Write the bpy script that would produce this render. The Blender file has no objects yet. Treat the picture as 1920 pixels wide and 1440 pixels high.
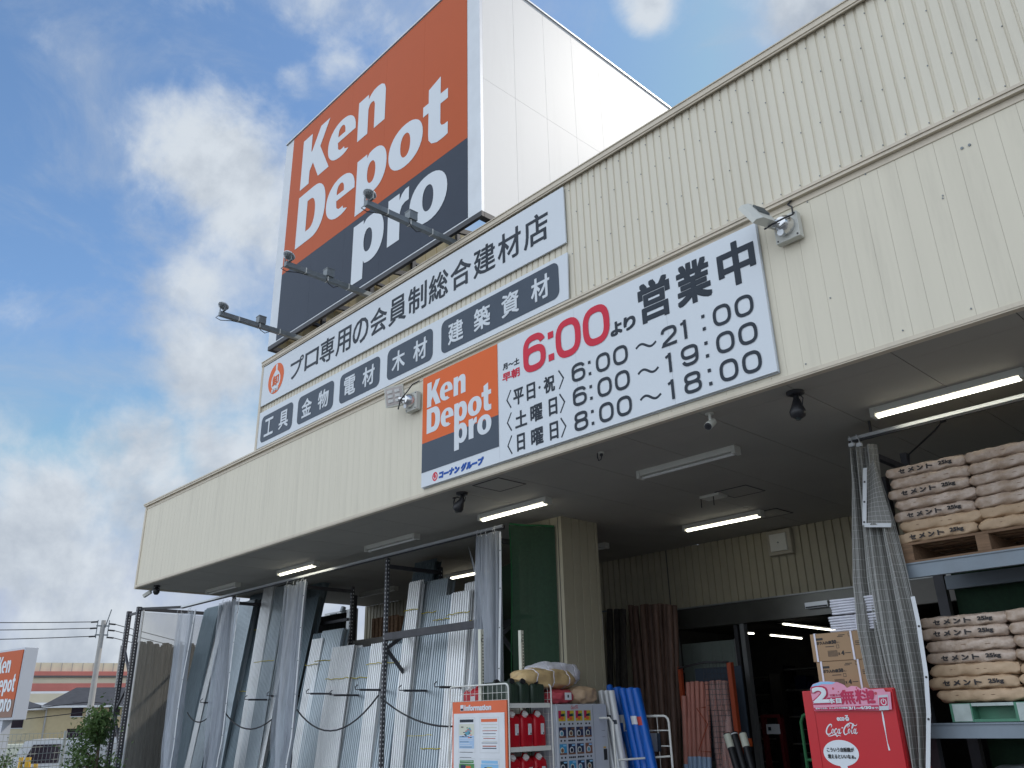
import bpy, math, random
from mathutils import Vector, Matrix
from mathutils.geometry import tessellate_polygon
random.seed(7)
R_ = math.radians
S = bpy.context.scene
col = S.collection

# ---------------------------------------------------------------- camera
F_PX = 1562.0
CR = ((0.6872606, 0.2853101, 0.6680352),(0.7260637, -0.2413735, -0.6438713),(-0.0224570, 0.9275435, -0.3730399))
EYE = Vector((0, 0, 1.6))
cam = bpy.data.cameras.new('camera'); cam.sensor_width = 36; cam.lens = 36*F_PX/1920
cam.clip_start = 0.1; cam.clip_end = 3000
camo = bpy.data.objects.new('camera', cam); col.objects.link(camo)
camo.matrix_world = Matrix.Translation(EYE) @ Matrix(CR).to_4x4()
S.camera = camo

def ray(px, py):
    v = Vector((px-960, -(py-720), -F_PX))
    return Matrix(CR) @ v
def at(px, py, Y=None, X=None, Z=None, D=None):
    """world point seen at a photo pixel on a given real plane (used to survey the place)"""
    r = ray(px, py)
    if Y is not None: t = Y/r.y
    elif X is not None: t = X/r.x
    elif Z is not None: t = (Z-1.6)/r.z
    else: t = D/math.hypot(r.x, r.y)
    return EYE + r*t

# ---------------------------------------------------------------- light
SUN_EL, SUN_AZ = 44, 22          # azimuth measured from +Y towards +X
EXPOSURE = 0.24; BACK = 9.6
w = bpy.data.worlds.new('World'); S.world = w; w.use_nodes = True
nt = w.node_tree; N = nt.nodes; L = nt.links
bg = N['Background']
sky = N.new('ShaderNodeTexSky'); sky.sky_type = 'NISHITA'; sky.sun_disc = False
sky.sun_elevation = R_(SUN_EL); sky.sun_rotation = R_(SUN_AZ); sky.air_density = 1.0; sky.dust_density = 1.0; sky.ozone_density = 1.6
tc = N.new('ShaderNodeTexCoord')
def mth(op, a, b=None, clamp=False):
    m = N.new('ShaderNodeMath'); m.operation = op; m.use_clamp = clamp
    for i, v in enumerate((a, b)):
        if v is None: continue
        if isinstance(v, (int, float)): m.inputs[i].default_value = v
        else: L.new(v, m.inputs[i])
    return m.outputs[0]
def noise(scale, detail, rough, dist=0.0, offs=(0, 0, 0), sc=(1, 1, 1)):
    mp = N.new('ShaderNodeMapping'); mp.inputs['Location'].default_value = offs; mp.inputs['Scale'].default_value = sc
    L.new(tc.outputs['Generated'], mp.inputs[0])
    n = N.new('ShaderNodeTexNoise'); n.inputs['Scale'].default_value = scale; n.inputs['Detail'].default_value = detail
    n.inputs['Roughness'].default_value = rough; n.inputs['Distortion'].default_value = dist
    L.new(mp.outputs[0], n.inputs['Vector']); return n.outputs['Fac']
blobs = [  # px, py, radius px, weight : where the clouds of the day stand
 (400, 300, 175, .62), (500, 420, 190, .60), (330, 235, 95, .40), (250, 415, 120, .30), (430, 560, 200, .45), (165, 435, 80, .22), (400, 690, 180, .62), (540, 560, 140, .35),
 (250, 860, 170, .62), (420, 850, 150, .60), (90, 970, 220, .60), (130, 1080, 260, .62), (300, 960, 200, .6), (60, 1250, 260, .62), (100, 90, 120, .20), (60, 420, 90, .24), (30, 560, 120, .30), (760, 60, 130, .22), (640,110,90,.14),
 (550, 150, 50, .22), (1560, 10, 240, .58), (1440, 60, 90, .42), (1215, 20, 80, .58), (1700, -150, 300, .6), (300, 30, 260, .14), (1300, -200, 250, .3), (800, -300, 420, .35)]
acc = None
for bx, by, br, bw in blobs:
    d = ray(bx, by).normalized(); rr = br/math.sqrt(F_PX**2+(bx-960)**2+(by-720)**2)
    vd = N.new('ShaderNodeVectorMath'); vd.operation = 'DISTANCE'; L.new(tc.outputs['Generated'], vd.inputs[0]); vd.inputs[1].default_value = d
    mr = N.new('ShaderNodeMapRange'); mr.interpolation_type = 'SMOOTHSTEP'
    mr.inputs['From Min'].default_value = 0; mr.inputs['From Max'].default_value = rr*1.35; mr.inputs['To Min'].default_value = bw; mr.inputs['To Max'].default_value = 0
    L.new(vd.outputs['Value'], mr.inputs['Value'])
    acc = mr.outputs[0] if acc is None else mth('MAXIMUM', acc, mr.outputs[0])
n1 = noise(4.6, 12, .60, .2, (3.1, 1.7, .4)); n1b = noise(4.6, 12, .60, .2, tuple(a_+b_ for a_, b_ in zip((3.1, 1.7, .4), (.012, .030, .030)))); n2 = noise(16.0, 6, .6, .3, (7, 2, 5)); n3 = noise(2.2, 3, .5, 0, (1, 8, 2))
sx0 = N.new('ShaderNodeSeparateXYZ'); L.new(tc.outputs['Generated'], sx0.inputs[0])
b0 = N.new('ShaderNodeMapRange'); b0.interpolation_type = 'SMOOTHSTEP'; b0.inputs['From Min'].default_value = .05; b0.inputs['From Max'].default_value = -.45; b0.inputs['To Max'].default_value = .62; L.new(sx0.outputs['Y'], b0.inputs['Value'])  # unseen cloud cover added behind the viewer
h0 = N.new('ShaderNodeMapRange'); h0.interpolation_type = 'SMOOTHSTEP'; h0.inputs['From Min'].default_value = .30; h0.inputs['From Max'].default_value = .02; h0.inputs['To Max'].default_value = .66; L.new(sx0.outputs['Z'], h0.inputs['Value'])
acc = mth('MAXIMUM', acc, mth('MAXIMUM', b0.outputs[0], h0.outputs[0]))
dens = mth('ADD', acc, mth('ADD', mth('MULTIPLY', mth('SUBTRACT', n1, .5), 1.35), mth('MULTIPLY', mth('SUBTRACT', n2, .5), .55)))
mask = N.new('ShaderNodeMapRange'); mask.interpolation_type = 'SMOOTHSTEP'; mask.inputs['From Min'].default_value = .13; mask.inputs['From Max'].default_value = .60
L.new(dens, mask.inputs['Value'])
# cloud shading painted in: thick parts greyer, edges white, sunward side lighter
shade = N.new('ShaderNodeMapRange'); shade.inputs['From Min'].default_value = .25; shade.inputs['From Max'].default_value = .95; shade.inputs['To Min'].default_value = 1.0; shade.inputs['To Max'].default_value = .0
L.new(mth('ADD', mth('ADD', dens, mth('MULTIPLY', mth('SUBTRACT', n3, .5), .9)), mth('MULTIPLY', mth('SUBTRACT', n1b, n1), 3.6)), shade.inputs['Value'])
cmix = N.new('ShaderNodeMix'); cmix.data_type = 'RGBA'; cmix.inputs['A'].default_value = (.50, .57, .67, 1); cmix.inputs['B'].default_value = (.78, .85, .93, 1)
L.new(shade.outputs[0], cmix.inputs['Factor'])
sk = N.new('ShaderNodeVectorMath'); sk.operation = 'MULTIPLY'; L.new(sky.outputs[0], sk.inputs[0]); sk.inputs[1].default_value = (1.32, 1.55, 1.68)
sk2 = N.new('ShaderNodeVectorMath'); sk2.operation = 'MINIMUM'; L.new(sk.outputs[0], sk2.inputs[0]); sk2.inputs[1].default_value = (3.6, 4.3, 6.0)   # sky colour capped to dim the glow around the sun
# clouds in units of the sky texture (which the Background strength scales down)
# unseen cloud bank added behind the viewer and brightened to light the shaded facade
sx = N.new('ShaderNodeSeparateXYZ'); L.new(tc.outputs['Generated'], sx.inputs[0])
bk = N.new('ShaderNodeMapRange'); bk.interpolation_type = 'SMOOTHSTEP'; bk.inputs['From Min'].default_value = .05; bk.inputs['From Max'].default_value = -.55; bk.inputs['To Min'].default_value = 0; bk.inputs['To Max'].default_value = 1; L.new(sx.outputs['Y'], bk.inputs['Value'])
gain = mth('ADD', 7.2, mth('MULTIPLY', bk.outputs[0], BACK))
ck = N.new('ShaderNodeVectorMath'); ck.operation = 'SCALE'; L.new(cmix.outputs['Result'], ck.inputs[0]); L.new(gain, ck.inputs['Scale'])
fin = N.new('ShaderNodeMix'); fin.data_type = 'RGBA'
L.new(mask.outputs[0], fin.inputs['Factor']); 
wn = noise(3.0, 8, .62, .6, (5.3, 2.2, 9.1), (1.0, 1.5, 2.6)); wv = N.new('ShaderNodeMapRange'); wv.interpolation_type = 'SMOOTHSTEP'; wv.inputs['From Min'].default_value = .44; wv.inputs['From Max'].default_value = .74; wv.inputs['To Max'].default_value = .5; L.new(wn, wv.inputs['Value'])
veil = N.new('ShaderNodeMix'); veil.data_type = 'RGBA'; L.new(wv.outputs[0], veil.inputs['Factor']); L.new(sk2.outputs[0], veil.inputs['A']); veil.inputs['B'].default_value = (3.9, 4.5, 5.4, 1)   # thin high veil
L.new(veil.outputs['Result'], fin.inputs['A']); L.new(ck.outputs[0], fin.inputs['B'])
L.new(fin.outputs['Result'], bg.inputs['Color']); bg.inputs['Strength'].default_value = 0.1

sl = bpy.data.lights.new('sun', 'SUN'); sl.energy = 2.2; sl.angle = R_(.5); sl.color = (1, .94, .84)
so = bpy.data.objects.new('sun', sl); col.objects.link(so)
sd = Vector((math.sin(R_(SUN_AZ))*math.cos(R_(SUN_EL)), math.cos(R_(SUN_AZ))*math.cos(R_(SUN_EL)), math.sin(R_(SUN_EL))))
so.rotation_euler = sd.to_track_quat('Z', 'Y').to_euler()
S.view_settings.view_transform = 'Standard'; S.view_settings.look = 'None'; S.view_settings.exposure = EXPOSURE; S.view_settings.gamma = 1

# ---------------------------------------------------------------- materials
def mat(name, c, rough=.6, metal=0.0, var=.08, vs=3.0, bump=0.0, bs=40.0, alpha=1.0, trans=0.0, emit=None, es=0.0, stretch=(1, 1, 1), dirt=0.0, spec=.5, transl=0.0, c2=None):
    m = bpy.data.materials.new(name); m.use_nodes = True; t = m.node_tree; n = t.nodes; l = t.links
    b = n['Principled BSDF']; b.inputs['Roughness'].default_value = rough; b.inputs['Metallic'].default_value = metal
    b.inputs['Specular IOR Level'].default_value = spec
    b.inputs['Alpha'].default_value = alpha; b.inputs['Transmission Weight'].default_value = trans
    if emit: b.inputs['Emission Color'].default_value = (*emit, 1); b.inputs['Emission Strength'].default_value = es
    co = n.new('ShaderNodeTexCoord'); mp = n.new('ShaderNodeMapping'); mp.inputs['Scale'].default_value = stretch; l.new(co.outputs['Object'], mp.inputs[0])
    no = n.new('ShaderNodeTexNoise'); no.inputs['Scale'].default_value = vs; no.inputs['Detail'].default_value = 6; no.inputs['Roughness'].default_value = .6; l.new(mp.outputs[0], no.inputs['Vector'])
    mx = n.new('ShaderNodeMix'); mx.data_type = 'RGBA'
    A = tuple(max(0, x*(1-var)) for x in c); B = tuple(min(1, x*(1+var)) for x in (c2 or c))
    mx.inputs['A'].default_value = (*A, 1); mx.inputs['B'].default_value = (*B, 1)
    mr = n.new('ShaderNodeMapRange'); mr.inputs['From Min'].default_value = .3; mr.inputs['From Max'].default_value = .7; l.new(no.outputs['Fac'], mr.inputs['Value'])
    l.new(mr.outputs[0], mx.inputs['Factor']); out = mx.outputs['Result']
    if dirt:
        d = n.new('ShaderNodeTexNoise'); d.inputs['Scale'].default_value = 1.0; d.inputs['Detail'].default_value = 8; d.inputs['Roughness'].default_value = .7
        m2 = n.new('ShaderNodeMapping'); m2.inputs['Scale'].default_value = (5, 5, .45); l.new(co.outputs['Object'], m2.inputs[0]); l.new(m2.outputs[0], d.inputs['Vector'])
        r2 = n.new('ShaderNodeMapRange'); r2.inputs['From Min'].default_value = .52; r2.inputs['From Max'].default_value = .8; r2.inputs['To Max'].default_value = dirt; l.new(d.outputs['Fac'], r2.inputs['Value'])
        m3 = n.new('ShaderNodeMix'); m3.data_type = 'RGBA'; l.new(out, m3.inputs['A']); m3.inputs['B'].default_value = (.16, .14, .11, 1); l.new(r2.outputs[0], m3.inputs['Factor']); out = m3.outputs['Result']
    l.new(out, b.inputs['Base Color'])
    if bump:
        nb = n.new('ShaderNodeTexNoise'); nb.inputs['Scale'].default_value = bs; nb.inputs['Detail'].default_value = 4; l.new(mp.outputs[0], nb.inputs['Vector'])
        bp = n.new('ShaderNodeBump'); bp.inputs['Strength'].default_value = bump; bp.inputs['Distance'].default_value = .02; l.new(nb.outputs['Fac'], bp.inputs['Height']); l.new(bp.outputs[0], b.inputs['Normal'])
    if transl:
        tr = n.new('ShaderNodeBsdfTranslucent'); l.new(out, tr.inputs[0]); ms = n.new('ShaderNodeMixShader'); ms.inputs[0].default_value = transl
        l.new(b.outputs[0], ms.inputs[1]); l.new(tr.outputs[0], ms.inputs[2]); l.new(ms.outputs[0], n['Material Output'].inputs['Surface'])
    return m
M = dict(
 cream=mat('cream_panel', (.68, .625, .50), .55, var=.035, vs=2.2, stretch=(3, 1, .10), bump=.02, bs=9, dirt=.20),
 cream2=mat('cream_ribbed', (.67, .62, .505), .5, var=.04, vs=1.6, stretch=(1.2, 1, .12), dirt=.20),
 creamtrim=mat('cream_trim', (.60, .53, .42), .5, var=.05, dirt=.2),
 olive=mat('soffit_edge', (.36, .33, .26), .6, var=.08),
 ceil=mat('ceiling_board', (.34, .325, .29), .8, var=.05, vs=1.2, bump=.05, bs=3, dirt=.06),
 joint=mat('ceiling_joint', (.12, .115, .11), .9),
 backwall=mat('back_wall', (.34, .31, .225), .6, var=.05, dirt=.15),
 white=mat('white_sheet', (.74, .73, .71), .5, dirt=.06, var=.02, vs=.5, bump=.03, bs=.9),
 signw=mat('sign_white', (.68, .72, .76), .42, spec=.18, var=.015, vs=.8),
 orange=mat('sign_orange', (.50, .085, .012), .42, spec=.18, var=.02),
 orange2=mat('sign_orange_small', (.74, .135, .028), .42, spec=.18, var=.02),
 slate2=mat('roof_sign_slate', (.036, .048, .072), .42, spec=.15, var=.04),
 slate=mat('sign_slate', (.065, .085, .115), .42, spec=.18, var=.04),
 ink=mat('sign_ink', (.03, .04, .055), .42, spec=.18),
 crimson=mat('sign_crimson', (.62, .03, .06), .42, spec=.18),
 blue=mat('sign_blue', (.02, .10, .42), .42, spec=.18),
 alu=mat('aluminium', (.50, .52, .54), .35, .7, var=.06),
 galv=mat('galvanised_arm', (.20, .22, .23), .5, .5, var=.2, vs=6),
 steel=mat('dark_steel', (.045, .045, .05), .5, .3, var=.2),
 rack=mat('rack_paint', (.05, .05, .058), .5, .2, var=.2, vs=8, dirt=.2),
 zinc=mat('zinc_sheet', (.46, .51, .54), .34, .88, var=.10, vs=5, stretch=(6, 6, .35), bump=.05, bs=3),
 zinc2=mat('zinc_sheet_bright', (.78, .79, .79), .42, .80, var=.08, vs=5, stretch=(6, 6, .35), bump=.05, bs=3),
 zinc3=mat('zinc_sheet_dull', (.20, .25, .28), .40, .75, var=.14, vs=5, stretch=(6, 6, .35), bump=.05, bs=3),
 black=mat('black_plastic', (.012, .012, .015), .45, var=.1),
 rubber=mat('rubber_cord', (.02, .02, .024), .6),
 tube_on=mat('lamp_tube_lit', (.9, .9, .8), .4, emit=(1, .96, .80), es=5.0),
 tube_off=mat('lamp_tube_off', (.6, .6, .58), .3),
 lampw=mat('lamp_housing', (.55, .55, .50), .5, var=.05),
 green=mat('green_net', (.010, .040, .018), .8, var=.2, vs=30, alpha=.93),
 greenb=mat('green_border', (.01, .11, .035), .7, var=.1),
 vinyl=mat('clear_vinyl', (.46, .50, .56), .20, var=.14, vs=7, stretch=(5, 5, .4), alpha=.50, bump=.4, bs=5),
 vinyl2=mat('dusty_vinyl', (.30, .29, .26), .35, var=.2, vs=4, stretch=(5, 5, .3), alpha=.45, bump=.2, bs=8),
 hem=mat('curtain_hem', (.62, .64, .66), .5, var=.08),
 kraft=mat('kraft_paper', (.46, .32, .20), .62, var=.10, vs=6, bump=.5, bs=11, c2=(.50, .36, .235)),
 kraftw=mat('kraft_wrapped', (.40, .285, .20), .28, var=.12, vs=9, bump=.7, bs=16, c2=(.52, .42, .35)),
 print=mat('black_print', (.035, .03, .03), .7),
 wood=mat('pallet_wood', (.20, .12, .07), .8, var=.3, vs=8, stretch=(1, 8, 8)),
 beam=mat('beam_grey_blue', (.20, .24, .28), .45, .1, var=.08, dirt=.15),
 gplast=mat('green_plastic', (.07, .22, .14), .5, var=.2, dirt=.3), gscuff=mat('scuffed_plastic', (.42, .48, .46), .6, var=.15, vs=12),
 red=mat('vending_red', (.50, .012, .02), .32, var=.03), redk=mat('dull_red_steel', (.10, .008, .01), .5), redd=mat('red_plastic', (.50, .006, .018), .33, var=.08, vs=4, transl=.08),
 cap=mat('white_cap', (.72, .70, .68), .4), wsteel=mat('white_wire', (.70, .70, .66), .4),
 cream_post=mat('cream_upright', (.66, .66, .56), .5), army=mat('army_green_plastic', (.025, .045, .03), .45, var=.15),
 vm=mat('vending_white', (.50, .53, .58), .4, var=.02), vmtrim=mat('vending_trim', (.38, .41, .46), .4),
 board=mat('poster_paper', (.68, .70, .73), .3), sackw=mat('white_sack', (.66, .66, .72), .5, var=.06, bump=.8, bs=9),
 sackt=mat('tan_wrap', (.56, .40, .20), .38, var=.15, vs=7, bump=.8, bs=9), sackp=mat('pink_sack', (.50, .07, .09), .5, var=.1, bump=.6, bs=9),
 carton=mat('cardboard', (.34, .22, .125), .75, var=.05, vs=3), cartond=mat('cardboard_side', (.30, .19, .11), .75, var=.08),
 bluev=mat('blue_sheet_roll', (.005, .11, .50), .38, var=.12, vs=5, stretch=(4, 4, .4), bump=.3, bs=6), silver=mat('silver_roll', (.60, .61, .62), .35, .1, var=.1, vs=5, stretch=(4, 4, .4)),
 brown=mat('brown_pole', (.13, .075, .055), .6, var=.35, vs=6, stretch=(4, 4, .3)), pink=mat('salmon_tube', (.55, .23, .18), .55, var=.1, vs=5), film=mat('clear_film', (.55, .50, .50), .15, alpha=.35, bump=.8, bs=10),
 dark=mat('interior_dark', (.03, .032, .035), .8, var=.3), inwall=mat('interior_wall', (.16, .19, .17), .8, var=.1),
 header=mat('door_header_steel', (.10, .10, .09), .28, .6, var=.15, vs=2), glass=mat('door_glass', (.05, .07, .07), .05, alpha=.35), frame=mat('door_frame', (.30, .31, .31), .35, .6),
 tarp=mat('grid_tarp', (.20, .197, .185), .38, var=.12, vs=5, stretch=(3, 3, .5), alpha=.90), tarpg=mat('grid_tarp_thread', (.42, .42, .40), .5),
 asphalt=mat('asphalt', (.17, .165, .155), .9, var=.25, vs=1.5, bump=.4, bs=60), concrete=mat('concrete', (.30, .29, .27), .85, var=.12, vs=2, bump=.2, bs=20),
 paint=mat('road_paint', (.7, .7, .68), .7, var=.1), frp=mat('cream_frp', (.80, .70, .48), .5, var=.05, transl=.75),
 housew=mat('house_render', (.52, .43, .26), .8, var=.05), housew2=mat('house_render_pale', (.60, .53, .36), .8, var=.05), roof=mat('slate_roof', (.045, .045, .05), .7, var=.2, vs=2), win=mat('window_dark', (.03, .02, .03), .1),
 expw=mat('expressway_wall', (.66, .60, .45), .7, var=.06, vs=.3), expr=mat('expressway_red', (.52, .17, .14), .6, var=.1, vs=.3), pole=mat('concrete_pole', (.38, .37, .35), .8, var=.1), wire=mat('wire_black', (.02, .02, .022), .6),
 van=mat('van_white', (.68, .70, .72), .25), tyre=mat('tyre', (.02, .02, .02), .8), leaf=mat('leaf', (.045, .10, .03), .6, var=.4, vs=3, c2=(.09, .15, .035), transl=.25), bark=mat('bark', (.10, .07, .05), .9, var=.3),
 fence=mat('fence_wire', (.34, .36, .34), .5, .3), yellow=mat('yellow_paint', (.70, .42, .03), .5), chrome=mat('chrome', (.6, .6, .6), .18, .9), lens=mat('lamp_lens', (.45, .40, .38), .12, var=.15), rust=mat('orange_steel', (.36, .06, .02), .5, var=.1),
 band=mat('yellow_band', (.55, .45, .04), .6), tape=mat('white_band', (.68, .66, .74), .4), mesh_dark=mat('dark_bundle', (.05, .045, .038), .9, var=.4, vs=9, stretch=(6, 6, .4)), brickw=mat('neighbour_wall', (.58, .60, .60), .8, var=.04),
 tealv=mat('poster_teal', (.10, .32, .42), .5), flower=mat('flower_red', (.5, .05, .04), .6), pinkp=mat('banner_pink', (.70, .30, .42), .5), skyb=mat('banner_blue', (.25, .50, .75), .5), magenta=mat('banner_crimson', (.48, .02, .08), .5),
 yel2=mat('can_yellow', (.55, .42, .03), .4), greenc=mat('can_green', (.08, .25, .08), .4), navy=mat('can_navy', (.02, .03, .08), .35), brownc=mat('can_brown', (.20, .09, .05), .4), cyan=mat('can_cyan', (.05, .30, .55), .35), orangev=mat('poster_orange', (.70, .13, .04), .4), paleblue=mat('poster_blue', (.35, .50, .70), .5), pale=mat('poster_pale', (.60, .62, .52), .5),
)
# ---------------------------------------------------------------- mesh builder
class MB:
    def __init__(s): s.v = []; s.f = []; s.m = []; s.mats = []; s.smooth = []
    def mi(s, m):
        m = M[m] if isinstance(m, str) else m
        if m not in s.mats: s.mats.append(m)
        return s.mats.index(m)
    def add(s, vs, fs, m, smooth=False):
        o = len(s.v); s.v += [tuple(v) for v in vs]; k = s.mi(m)
        for f in fs: s.f.append([o+i for i in f]); s.m.append(k); s.smooth.append(smooth)
    def box(s, a, b, m):
        x0, x1 = sorted((a[0], b[0])); y0, y1 = sorted((a[1], b[1])); z0, z1 = sorted((a[2], b[2]))
        vs = [(x0, y0, z0), (x1, y0, z0), (x1, y1, z0), (x0, y1, z0), (x0, y0, z1), (x1, y0, z1), (x1, y1, z1), (x0, y1, z1)]
        s.add(vs, [(0, 3, 2, 1), (4, 5, 6, 7), (0, 1, 5, 4), (1, 2, 6, 5), (2, 3, 7, 6), (3, 0, 4, 7)], m); return s
    def obox(s, c, ex, ey, ez, m):
        c = Vector(c); ex = Vector(ex); ey = Vector(ey); ez = Vector(ez)
        vs = [c+a*ex+b*ey+d*ez for d in (-1, 1) for a, b in ((-1, -1), (1, -1), (1, 1), (-1, 1))]
        s.add(vs, [(0, 3, 2, 1), (4, 5, 6, 7), (0, 1, 5, 4), (1, 2, 6, 5), (2, 3, 7, 6), (3, 0, 4, 7)], m); return s
    def bar(s, p, q, wd, ht, m, up=(0, 0, 1)):
        p = Vector(p); q = Vector(q); d = q-p; ln = d.length/2; d.normalize(); u = Vector(up)
        if abs(d.dot(u)) > .98: u = Vector((0, 1, 0))
        sx = d.cross(u).normalized(); uz = sx.cross(d).normalized()
        return s.obox((p+q)/2, d*ln, sx*wd/2, uz*ht/2, m)
    def tube(s, pts, r, m, n=8, cap=True, smooth=True):
        pts = [Vector(p) for p in pts]; k = len(pts); rs = r if isinstance(r, (list, tuple)) else [r]*k; vs = []; fs = []; prev = None
        for i, p in enumerate(pts):
            d = (pts[min(i+1, k-1)]-pts[max(i-1, 0)]).normalized()
            if prev is None:
                a = Vector((0, 0, 1)) if abs(d.z) < .9 else Vector((1, 0, 0)); x = d.cross(a).normalized()
            else: x = (prev-d*prev.dot(d)).normalized()
            prev = x; y = d.cross(x)
            for j in range(n):
                t = 2*math.pi*j/n; vs.append(p+(x*math.cos(t)+y*math.sin(t))*rs[i])
        for i in range(k-1):
            for j in range(n): fs.append((i*n+j, i*n+(j+1) % n, (i+1)*n+(j+1) % n, (i+1)*n+j))
        s.add(vs, fs, m, smooth)
        if cap: s.add(vs[:n], [tuple(range(n))[::-1]], m); s.add(vs[-n:], [tuple(range(n))], m)
        return s
    def quad(s, a, b, c, d, m): s.add([a, b, c, d], [(0, 1, 2, 3)], m); return s
    def grid(s, fn, nu, nv, m, smooth=True):
        vs = [fn(i/nu, j/nv) for j in range(nv+1) for i in range(nu+1)]
        fs = [(j*(nu+1)+i, j*(nu+1)+i+1, (j+1)*(nu+1)+i+1, (j+1)*(nu+1)+i) for j in range(nv) for i in range(nu)]
        s.add(vs, fs, m, smooth); return s
    def poly(s, loops, m, T):
        """filled 2-D shape (first loop outside, the rest holes) placed by T"""
        lv = [[Vector((x, y, 0)) for x, y in lp] for lp in loops]
        flat = [v for lp in lv for v in lp]; s.add([T(v.x, v.y) for v in flat], [tuple(t) for t in tessellate_polygon(lv)], m); return s
    def extrude(s, loop, T0, T1, m, caps=True):
        n = len(loop); a = [T0(*p) for p in loop]; b = [T1(*p) for p in loop]
        s.add(a+b, [(i, (i+1) % n, n+(i+1) % n, n+i) for i in range(n)], m)
        if caps:
            tri = [tuple(t) for t in tessellate_polygon([[Vector((x, y, 0)) for x, y in loop]])]
            s.add(a, tri, m); s.add(b, tri, m)
        return s
    def mesh(s, name, L0=(0, 0, 0)):
        me = bpy.data.meshes.new(name); L0 = Vector(L0)
        me.from_pydata([tuple(Vector(v)-L0) for v in s.v], [], s.f)
        for m in s.mats: me.materials.append(m)
        for p, k, sm in zip(me.polygons, s.m, s.smooth): p.material_index = k; p.use_smooth = sm
        me.update(); return me
    def build(s, name, parent=None, bevel=0, local=False, label=None):
        L0 = (0, 0, 0) if (parent is None or local) else parent.location
        o = bpy.data.objects.new(name, s.mesh(name, L0)); col.objects.link(o)
        if parent: o.parent = parent
        if bevel:
            b = o.modifiers.new('bevel', 'BEVEL'); b.width = bevel; b.segments = 2; b.limit_method = 'ANGLE'
        if label: o['label'] = label
        return o
def tag(o, label, cat, group=None):
    o['label'] = label; o['category'] = cat
    if group: o['group'] = group
    return o
def thing(name, label, cat, loc=(0, 0, 0), rz=0, group=None):
    o = bpy.data.objects.new(name, None); col.objects.link(o); o.location = loc; o.rotation_euler = (0, 0, rz); o.empty_display_size = .1
    return tag(o, label, cat, group)
def struct(o): o['kind'] = 'structure'; return o
def dup(root, loc, rz=None, label=None, group=None):
    r = root.copy(); col.objects.link(r); r.location = loc
    if rz is not None: r.rotation_euler = (0, 0, rz)
    if label: r['label'] = label
    if group: r['group'] = group
    for ch in list(root.children):
        c = ch.copy(); col.objects.link(c); c.parent = r
        for g in list(ch.children):
            d = g.copy(); col.objects.link(d); d.parent = c
    return r
# ---------------------------------------------------------------- lettering
_tc = {}
def text2d(body):
    if body not in _tc:
        cu = bpy.data.curves.new('t', 'FONT'); cu.body = body; cu.resolution_u = 3
        o = bpy.data.objects.new('t', cu); col.objects.link(o)
        me = bpy.data.meshes.new_from_object(o.evaluated_get(bpy.context.evaluated_depsgraph_get()))
        vs = [(v.co.x, v.co.y) for v in me.vertices]; fs = [tuple(p.vertices) for p in me.polygons]
        bpy.data.objects.remove(o); bpy.data.curves.remove(cu); bpy.data.meshes.remove(me); _tc[body] = (vs, fs)
    return _tc[body]
def front(Y):        # a plane facing the camera side (-Y)
    return lambda u, v, e=0.0: (u, Y-e, v)
def text(mb, body, x0, z0, x1, z1, T, m, bold=0.0, shear=0.0, e0=0.0):
    vs, fs = text2d(body)
    a0 = min(v[0] for v in vs); a1 = max(v[0] for v in vs); b0 = min(v[1] for v in vs); b1 = max(v[1] for v in vs)
    sx = (x1-x0-2*bold)/(a1-a0); sy = (z1-z0-2*bold)/max(b1-b0, 1e-6)
    offs = [(0, 0)] if not bold else [(i*bold, j*bold) for i, j in ((0, 0), (1, 1), (-1, 1), (-1, -1), (1, -1), (0, 1), (0, -1), (1, 0), (-1, 0))]
    for k, (ox, oy) in enumerate(offs):
        mb.add([T(x0+bold+(x-a0)*sx+shear*(y-b0)*sy+ox, z0+bold+(y-b0)*sy+oy, e0+.0004*k) for x, y in vs], fs, m)
def ell(cx, cy, rx, ry, n=28, p=2.0, t0=0, t1=360):
    r = []
    full = abs(t1-t0) >= 360
    for i in range(n if full else n+1):
        t = R_(t0+(t1-t0)*i/n); c, s_ = math.cos(t), math.sin(t)
        r.append((cx+rx*math.copysign(abs(c)**(2/p), c), cy+ry*math.copysign(abs(s_)**(2/p), s_)))
    return r
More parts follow.
